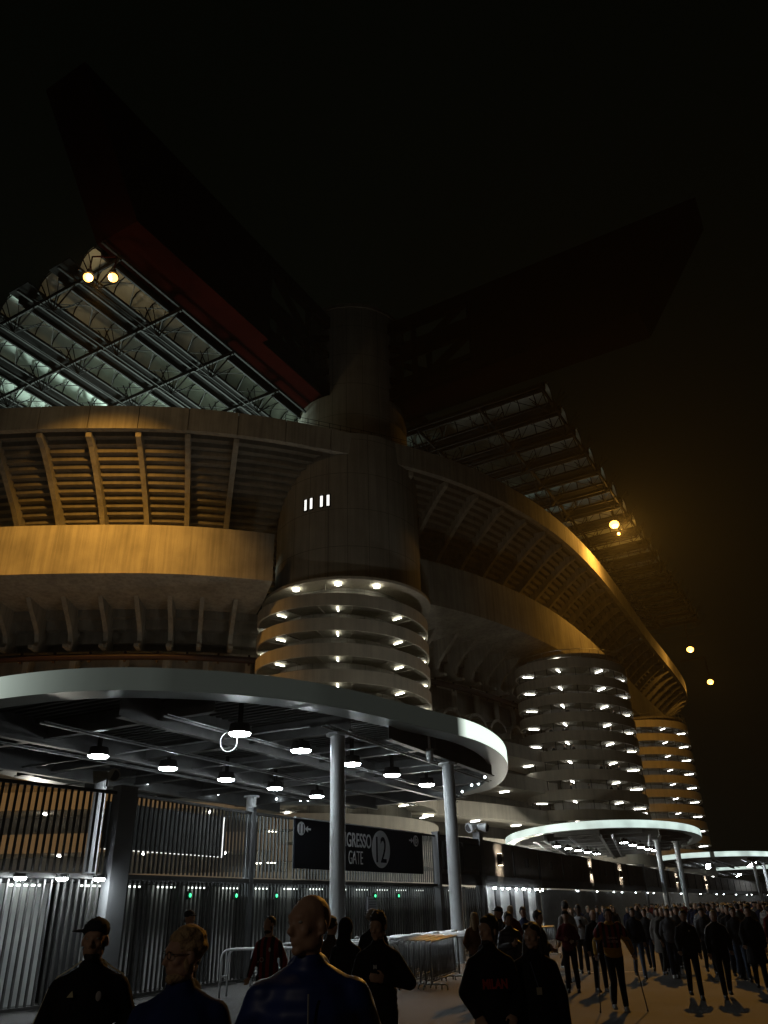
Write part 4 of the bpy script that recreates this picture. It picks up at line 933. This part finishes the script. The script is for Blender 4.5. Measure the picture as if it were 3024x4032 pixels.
    if beard:
        Q = MB(); Q.ball(hp_((0, -.026, -.088)), (.056, .062, .036), hm); Q.ball(hp_((0, -.072, -.095)), (.032, .026, .028), hm); Q.ball(hp_((0, -.096, -.043)), (.026, .006, .005), hm)
        for s in (-1, 1): Q.ball(hp_((s*.058, -.01, -.04)), (.013, .022, .04), hm)
        remesh(Q, 'beard', hmn if beard is True else beard, P_, .009, 1)
    if glasses:
        Q = MB()
        for s in (-1, 1):
            Q.tube([hp_((s*.033+.024*math.cos(t), -.098, .012+.018*math.sin(t))) for t in [i*math.pi/8 for i in range(17)]], .0022, 6); Q.tube([hp_((s*.057, -.097, .018)), hp_((s*.082, 0, .008))], .002, 6)
        Q.tube([hp_((-.01, -.1, .016)), hp_((.01, -.1, .016))], .002, 6); Q.build('glasses', lens_m, P_)
    return P_
def patch(P_, poly, m, name, col=(.6,.6,.6)):   # small flat mark standing just proud of the chest
    q = MB(); q.prism([(x, y, z) for x, y, z in poly], (0, .008, 0)); o = q.build(name, m, P_); o.color = (*col, 1); return o
def chest_text(P_, txt, hgt, xs, x, y, z, col, bold=.003, name='lettering'):
    o = text_part(txt, hgt, xs, x, y, z, plain, P_, name, bold); o.color = (*col, 1); return o
def stripes(P_, pts_sets, col, r=.005):
    q = MB()
    for pts in pts_sets: q.tube(pts, r, 5)
    o = q.build('sleeve_stripes', plain, P_); o.color = (*col, 1)
def face_to(x, y, off=0): return math.atan2(x, -y)*-1*0+math.atan2(-x, y)*1+R(off)  # 0 = facing -y (towards the camera)
NAVY, BLK, GRY, DRED = (.012, .025, .11), (.008, .008, .010), (.10, .10, .11), (.16, .01, .012)
# --- foreground
p = figure('person', 'bearded person in a black striped tracksuit jacket and peaked cap, nearest the left fence', (-1.92, 5.6, 0), R(14), 1.69, 'pockets', 'capback', None, 'jacket', BLK, BLK, vox=.009, yaw=-8, beard=True, build=1.12, hood=True)
st_ = []
for s in (-1, 1):
    for kx in (-.016, 0, .016): st_.append([V(s*.07, kx+.0, 1.518), V(s*.13, kx, 1.476), V(s*.200, kx+.01, 1.437), V(s*.248, kx+.02, 1.37), V(s*.282, kx+.05, 1.27), V(s*.325, kx+.085, 1.16)])
stripes(p, st_, (.75, .68, .45), .0042)
patch(p, [(-.115, -.152, 1.33), (-.075, -.156, 1.33), (-.085, -.153, 1.365), (-.100, -.150, 1.35)], plain, 'maker_mark', (.55, .5, .3)); q = MB(); q.ball((.075, -.150, 1.33), (.018, .006, .028)); e = q.build('club_crest', plain, p); e.color = (.35, .33, .33, 1)
p = figure('person', 'ginger curly haired person with glasses in a navy jacket, looking left', (-1.03, 4.3, 0), R(10), 1.64, 'stand', 'curly', hair_gg, 'jacket', NAVY, (.02, .02, .03), vox=.009, yaw=-62, pitch=4, beard=hair_gg, glasses=True, build=1.12, hood=True)
q = MB(); q.ball((.035, -.166, 1.20), (.026, .005, .032)); e = q.build('round_badge', plain, p); e.color = (.30, .36, .5, 1); patch(p, [(-.01, -.172, 1.12), (.06, -.172, 1.12), (.06, -.172, 1.14), (-.01, -.172, 1.14)], plain, 'badge_text', (.35, .4, .5))
p = figure('person', 'tall bald person in a blue padded coat close to the camera, looking left', (-.37, 3.75, 0), R(6), 1.77, 'pockets', 'none', None, 'puffer', (.012, .03, .16), (.02, .02, .02), vox=.009, yaw=-48, build=1.15, hood=True)
patch(p, [(-.15, -.168, 1.22), (-.09, -.178, 1.225), (-.09, -.178, 1.24), (-.15, -.168, 1.235)], plain, 'printed_mark', (.4, .45, .55)); patch(p, [(-.14, -.172, 1.195), (-.10, -.178, 1.2), (-.10, -.178, 1.21), (-.14, -.172, 1.205)], plain, 'printed_mark', (.4, .45, .55))
q = MB(); q.tube([(.0, -.175, 1.40), (0, -.185, 1.15), (0, -.18, .9)], .004, 5); e = q.build('zip', plain, p); e.color = (.3, .3, .3, 1)
p = figure('person', 'person in dark top crossing the frame with one hand held to the chest', (-.17, 8.3, 0), R(-4), 1.68, 'chest', 'short', None, 'jacket', BLK, BLK, vox=.009, yaw=-18, pitch=10)
chest_text(p, 'M', .03, 1, -.02, -.142, 1.30, (.5, .5, .5))
p = figure('person', 'person in a hooded black sweatshirt lettered MILAN and pale trousers, looking left', (.81, 7.7, 0), R(4), 1.63, 'pockets', 'short', None, 'hoodie', BLK, (.20, .19, .15), vox=.009, yaw=-50, beard=True)
chest_text(p, 'MILAN', .075, .75, 0, -.152, 1.22, (.35, .02, .01), .004)
p = figure('person', 'long dark haired person in a black coat walking beside the hooded one', (1.22, 7.9, 0), R(0), 1.57, 'stand', 'long', None, 'coat', BLK, (.05, .055, .07), vox=.009, yaw=-30)
patch(p, [(-.03, -.165, 1.15), (.02, -.168, 1.15), (.02, -.168, 1.21), (-.03, -.165, 1.21)], plain, 'pass_card', (.30, .26, .18)); q = MB(); q.tube([(-.06, -.12, 1.42), (-.01, -.165, 1.21)], .004, 5); e = q.build('lanyard', plain, p); e.color = (.1, .12, .2, 1)
# --- middle distance
p = figure('person', 'person in dark cap and jacket standing at the slats behind the ginger person', (-3.56, 15.0, 0), R(25), 1.78, 'pockets', 'cap', None, 'jacket', (.02, .02, .025), BLK, vox=.014, yaw=35)
p = figure('person', 'short haired bearded person in a red and black football top by the white rails', (-1.88, 13.0, 0), R(-10), 1.67, 'walkL', 'buzz', None, 'shirt', DRED, BLK, vox=.012, yaw=-30, beard=True, topm=stripes_m)
q = MB(); q.ball((.06, -.125, 1.30), (.018, .005, .03)); e = q.build('club_crest', plain, p); e.color = (.6, .6, .6, 1)
q = MB(); q.tube([V(-.06+.028*math.cos(t), -.135, 1.17+.028*math.sin(t)) for t in [i*math.pi/8 for i in range(17)]], .005, 5); e = q.build('round_logo', plain, p); e.color = (.5, .5, .5, 1)
figure('person', 'dark haired person with a brown scarf just behind the bald person', (-.85, 11.6, 0), R(150), 1.64, 'walkL', 'curly', None, 'jacket', (.05, .03, .02), BLK, vox=.014)
figure('person', 'person with black hood up between the bald person and the lit column', (-.61, 10.8, 0), R(150), 1.63, 'walkR', 'none', None, 'hoodie', BLK, BLK, vox=.014, hood='up')
figure('person', 'person half hidden behind the one with a hand on the chest', (-.34, 13.5, 0), R(20), 1.71, 'stand', 'curly', hair_gy, 'jacket', BLK, BLK, vox=.014, yaw=60)
figure('person', 'long fair haired person in brown top at the end of the white rails', (1.72, 19.0, 0), R(170), 1.62, 'pockets', 'long', hair_gg, 'jacket', (.12, .05, .02), BLK, vox=.016)
figure('person', 'person in black cap in the queue left of the puffer jacket', (2.2, 18.5, 0), R(-60), 1.71, 'phone', 'cap', None, 'jacket', BLK, BLK, vox=.016)
figure('person', 'person in black quilted puffer jacket lifting a hand to the mouth', (2.12, 16.4, 0), R(10), 1.61, 'phone', 'short', None, 'puffer', (.02, .02, .025), BLK, vox=.014)
figure('person', 'fair haired person in a red top at the back of the queue', (2.78, 21.0, 0), R(190), 1.74, 'stand', 'buzz', hair_gg, 'shirt', (.12, .010, .010), BLK, vox=.016)
figure('person', 'person in navy jacket with white collar and red lining in the queue', (3.23, 22.0, 0), R(-30), 1.69, 'phone', 'short', None, 'jacket', (.02, .03, .08), BLK, vox=.016, yaw=30)
figure('person', 'person with a white face mask and black hooded coat behind the long haired one', (2.62, 16.0, 0), R(60), 1.62, 'cross', 'short', None, 'hoodie', (.03, .03, .032), BLK, vox=.014, yaw=-20)
figure('person', 'tall person in grey top facing away near the lit fence gap', (4.4, 22.5, 0), R(200), 1.80, 'stand', 'short', None, 'jacket', (.35, .33, .32), BLK, vox=.016)
figure('person', 'person in white cap with a bright red bib beside the black clad walker', (3.9, 20.0, 0), R(-10), 1.60, 'cross', 'beanie', None, 'shirt', (.10, .008, .012), BLK, vox=.016)
figure('person', 'black clad person walking away with pale shoes left of the white shirt', (5.15, 26.5, 0), R(30), 1.62, 'walkL', 'short', None, 'shirt', BLK, BLK, shoec=(.35, .33, .3), vox=.016)
p = figure('person', 'person in a white football shirt and black trousers checking a phone', (5.30, 25.2, 0), R(-8), 1.70, 'phone', 'short', None, 'shirt', (.62, .64, .68), BLK, skin=skin_dk, vox=.014, sleeve=False, pitch=12)
q = MB(); q.ball((.05, -.13, 1.32), (.012, .004, .02)); e = q.build('club_crest', plain, p); e.color = (.1, .1, .1, 1)
q = MB(); q.box((0, -.34, 1.27), (.075, .012, .15)); q = q.build('mobile_phone', black_steel); q.location = (5.30, 25.2, 0); q.rotation_euler = (0, 0, R(-8)); tag(q, 'black phone held by the person in the white football shirt', 'phone')
p = figure('person', 'person on two crutches in a yellow hooded top under a red and black football shirt', (4.0, 16.4, 0), R(-6), 1.64, 'crutch', 'short', None, 'hoodie', (.42, .22, .03), BLK, shoec=(.3, .3, .28), vox=.011, hem=.88)
sh_ = MB(); sh_.ball((0, 0, 1.27), (.196, .142, .215)); sh_.ball((0, -.005, 1.12), (.185, .148, .19))
for i in (-1, 1): sh_.caps((i*.16, .01, 1.43), (i*.26, .02, 1.30), .088, .088)
remesh(sh_, 'football_shirt', stripes_m, p, .014, 4)
chest_text(p, 'Emirates', .045, .8, 0, -.165, 1.24, (.5, .3, .28), .002); chest_text(p, 'FLY BETTER', .04, .7, 0, -.165, 1.17, (.5, .3, .28), .002)
q = MB(); q.caps((-.115, .0, .38), (-.12, .01, .17), .062, .056, 14); e = q.build('leg_bandage', plain, p, True); e.color = (.45, .42, .36, 1)
for s, lab in ((-1, 'forearm crutch in the hand nearer the crowd barrier side'), (1, 'forearm crutch on the side of the dense crowd')):
    q = MB(); q.tube([(0, 0, .03), (s*-.04, .03, .88)], .011, 8); q.tube([(s*-.04, .03, .88), (s*-.05, .13, 1.12)], .012, 8); q.tube([(s*-.04, .03, .90), (s*-.04, -.10, .92)], .014, 8)
    q.tube([V(-s*.05+.05*math.cos(t), .13+.05*math.sin(t), 1.12) for t in [R(-60+i*30) for i in range(11)]], .008, 6); q.caps((0, 0, .02), (0, 0, .05), .018, .016)
    o = q.build('crutch', mat('crutch_grey', (.12, .11, .10), .5, .3, .1), None, True); o.location = (4.0+s*.42, 16.2, 0); o.rotation_euler = (0, R(-s*4), 0); tag(o, lab, 'crutch', 'crutches')
figure('person', 'person in open dark jacket, white scarf and faded jeans walking behind the crutches', (6.3, 23.2, 0), R(-8), 1.61, 'walkL', 'short', None, 'jacket', (.015, .018, .028), (.10, .14, .22), vox=.014)
figure('person', 'person in grey open jacket and dark jeans left of the two black silhouettes', (7.15, 23.0, 0), R(-14), 1.58, 'walkR', 'short', None, 'jacket', (.11, .11, .12), (.03, .035, .05), shoec=(.4, .4, .4), vox=.014)
p = figure('person', 'tall black silhouetted walker left of the one with white shoulder stripes', (5.96, 18.1, 0), R(-12), 1.56, 'walkL', 'short', None, 'jacket', BLK, BLK, vox=.012)
q = MB(); q.ball((.06, -.138, 1.33), (.012, .005, .02)); e = q.build('club_crest', plain, p); e.color = (.4, .35, .3, 1)
p = figure('person', 'black clad walker with broad white stripes over the shoulders', (6.55, 18.0, 0), R(-14), 1.54, 'walkR', 'buzz', hair_gy, 'jacket', BLK, BLK, vox=.012)
st_ = []
for s in (-1, 1):
    for kx in (-.02, 0, .02): st_.append([V(s*.07, kx-.0, 1.514), V(s*.13, kx, 1.47), V(s*.195, kx, 1.43), V(s*.236, kx, 1.37), V(s*.262, kx, 1.28)])
stripes(p, st_, (.5, .5, .5), .007)
figure('person', 'broad dark haired walker cut by the right edge of the frame', (7.75, 19.2, 0), R(-18), 1.60, 'walkL', 'short', None, 'coat', BLK, BLK, vox=.014, hem=.7)
figure('person', 'grey jacketed walker right of the striped shoulders, jeans showing', (8.35, 21.6, 0), R(-14), 1.56, 'walkL', 'curly', None, 'jacket', (.03, .03, .035), (.06, .08, .12), vox=.016)
figure('person', 'bald headed person behind the elbow of the one on crutches', (4.53, 20.0, 0), R(10), 1.60, 'stand', 'none', None, 'jacket', BLK, BLK, vox=.016)
# --- the crowd: prototypes copied with their parts
protos = []
for i, (po, ha, tp, hm_, hd) in enumerate((('walkL', 'short', 'jacket', None, False), ('walkR', 'buzz', 'hoodie', hair_gg, False), ('pockets', 'cap', 'puffer', None, False), ('walkR', 'long', 'coat', None, False), ('walkL', 'none', 'jacket', None, True), ('stand', 'curly', 'jacket', hair_gy, False), ('walkL', 'beanie', 'hoodie', None, False), ('phone', 'short', 'shirt', None, False))):
    protos.append(figure('person', 'x', (0, 0, 0), 0, 1.74, po, ha, hm_, tp, BLK, BLK, vox=.022, hood=hd))
hn = ['short dark hair', 'cropped fair hair', 'a cap', 'long dark hair', 'a shaved head', 'curly grey hair', 'a woollen hat', 'short hair and a bright shirt']
rnd = random.Random(11); placed = []
def fence_x(y):
    for a, b in zip(FP, FP[1:]):
        if a[1] <= y <= b[1]: return a[0]+(b[0]-a[0])*(y-a[1])/(b[1]-a[1])
    return 60
tops = [(.008,.008,.01), (.012,.012,.014), (.02,.02,.022), (.012,.016,.04), (.05,.05,.055), (.10,.008,.008), (.03,.028,.02), (.16,.15,.14)]
tn = ['black', 'near black', 'charcoal', 'navy', 'grey', 'dark red', 'brown', 'light grey']
used = [False]*8
tries = 0
while len(placed) < 215 and tries < 40000:
    tries += 1
    y = 22+ (rnd.random()**1.35)*78; lo = max(fence_x(y)+(1.2 if y > 34 else 11.2), y*.275 if y < 34 else y*.19); hi = y*.555
    if lo >= hi: continue
    x = rnd.uniform(lo, hi)
    if any((x-a)**2+(y-b)**2 < (.75+.006*y)**2 for a, b in placed): continue
    k = rnd.randrange(8)
    if k == 7 and rnd.random() < .5: k = 0
    placed.append((x, y))
    P_ = protos[k] if not used[k] else copy_tree(protos[k]); used[k] = True
    P_.location = (x, y, 0); P_.rotation_euler = (0, 0, R(rnd.choice((-16, -10, -20, -5, -30, 170)))+rnd.uniform(-.3, .3)); s = rnd.uniform(.88, .97); P_.scale = (s, s, s)
    P_['group'] = 'dense crowd leaving along the wall'
    where = 'front rank' if y < 30 else ('middle rank' if y < 48 else 'far rank')
    tc_ = rnd.choice(tops) if k != 7 else (.25, .24, .23)
    side = 'near the wall' if x/y < .36 else ('mid crowd' if x/y < .46 else 'toward the right edge')
    P_['label'] = 'figure with %s and %s top, %s, %s' % (hn[k].replace(' and a bright shirt', ''), tn[tops.index(tc_)] if k != 7 else 'pale', where, side)
    for ch in P_.children:
        if ch.name.split('.')[0] in ('jacket', 'shirt'): ch.color = (*tc_, 1)
        if ch.name.split('.')[0] == 'trousers': ch.color = (*rnd.choice(((.01,.01,.012), (.02,.025,.04), (.05,.05,.045))), 1)
# small figures leaning on the lowest turn of the corner tower
for i, a in enumerate((-104, -101.5, -97.5, -95.5, -88.5, -82)):
    P_ = copy_tree(protos[(i*3) % 8]); a_ = R(a); z = 33.5-3.03*7-3.03*(a+90)/360+.34-.0
    P_.location = (-5.75+10.2*math.cos(a_), 95.5+10.2*math.sin(a_), z); P_.rotation_euler = (0, 0, R(20*i)); P_.scale = (1, 1, 1); P_['group'] = 'people on the low tower ramp'
    P_['label'] = 'tiny figure leaning on the lowest visible ramp of the corner tower'
rnd2 = random.Random(5)
for i in range(22):
    P_ = copy_tree(protos[rnd2.randrange(7)]); k = 3+i % 5; a = rnd2.uniform(-135, -40); a_ = R(a); z = 31.6-2.53*k-2.53*(a+90)/360+.34
    P_.location = (27.4+7.3*math.cos(a_), 115+7.3*math.sin(a_), z); P_.rotation_euler = (0, 0, R(rnd2.uniform(-90, 90))); P_.scale = (1, 1, 1); P_['group'] = 'people on the middle tower ramps'
    P_['label'] = 'tiny dark figure behind a parapet of the middle ramp tower'
# ------------------------------------------------------------------ haze
q = MB(); q.box((100, 150, 58), (720, 560, 118)); hz = q.build('haze', None); hz['kind'] = 'stuff'
hm2 = bpy.data.materials.new('haze_air'); hm2.use_nodes = True; nt = hm2.node_tree; nt.nodes.remove(nt.nodes['Principled BSDF'])
pv = nt.nodes.new('ShaderNodeVolumePrincipled'); pv.inputs['Color'].default_value = (.86, .86, .84, 1); pv.inputs['Density'].default_value = .00015; pv.inputs['Anisotropy'].default_value = .55
nt.links.new(pv.outputs[0], nt.nodes['Material Output'].inputs['Volume']); hz.data.materials.append(hm2)
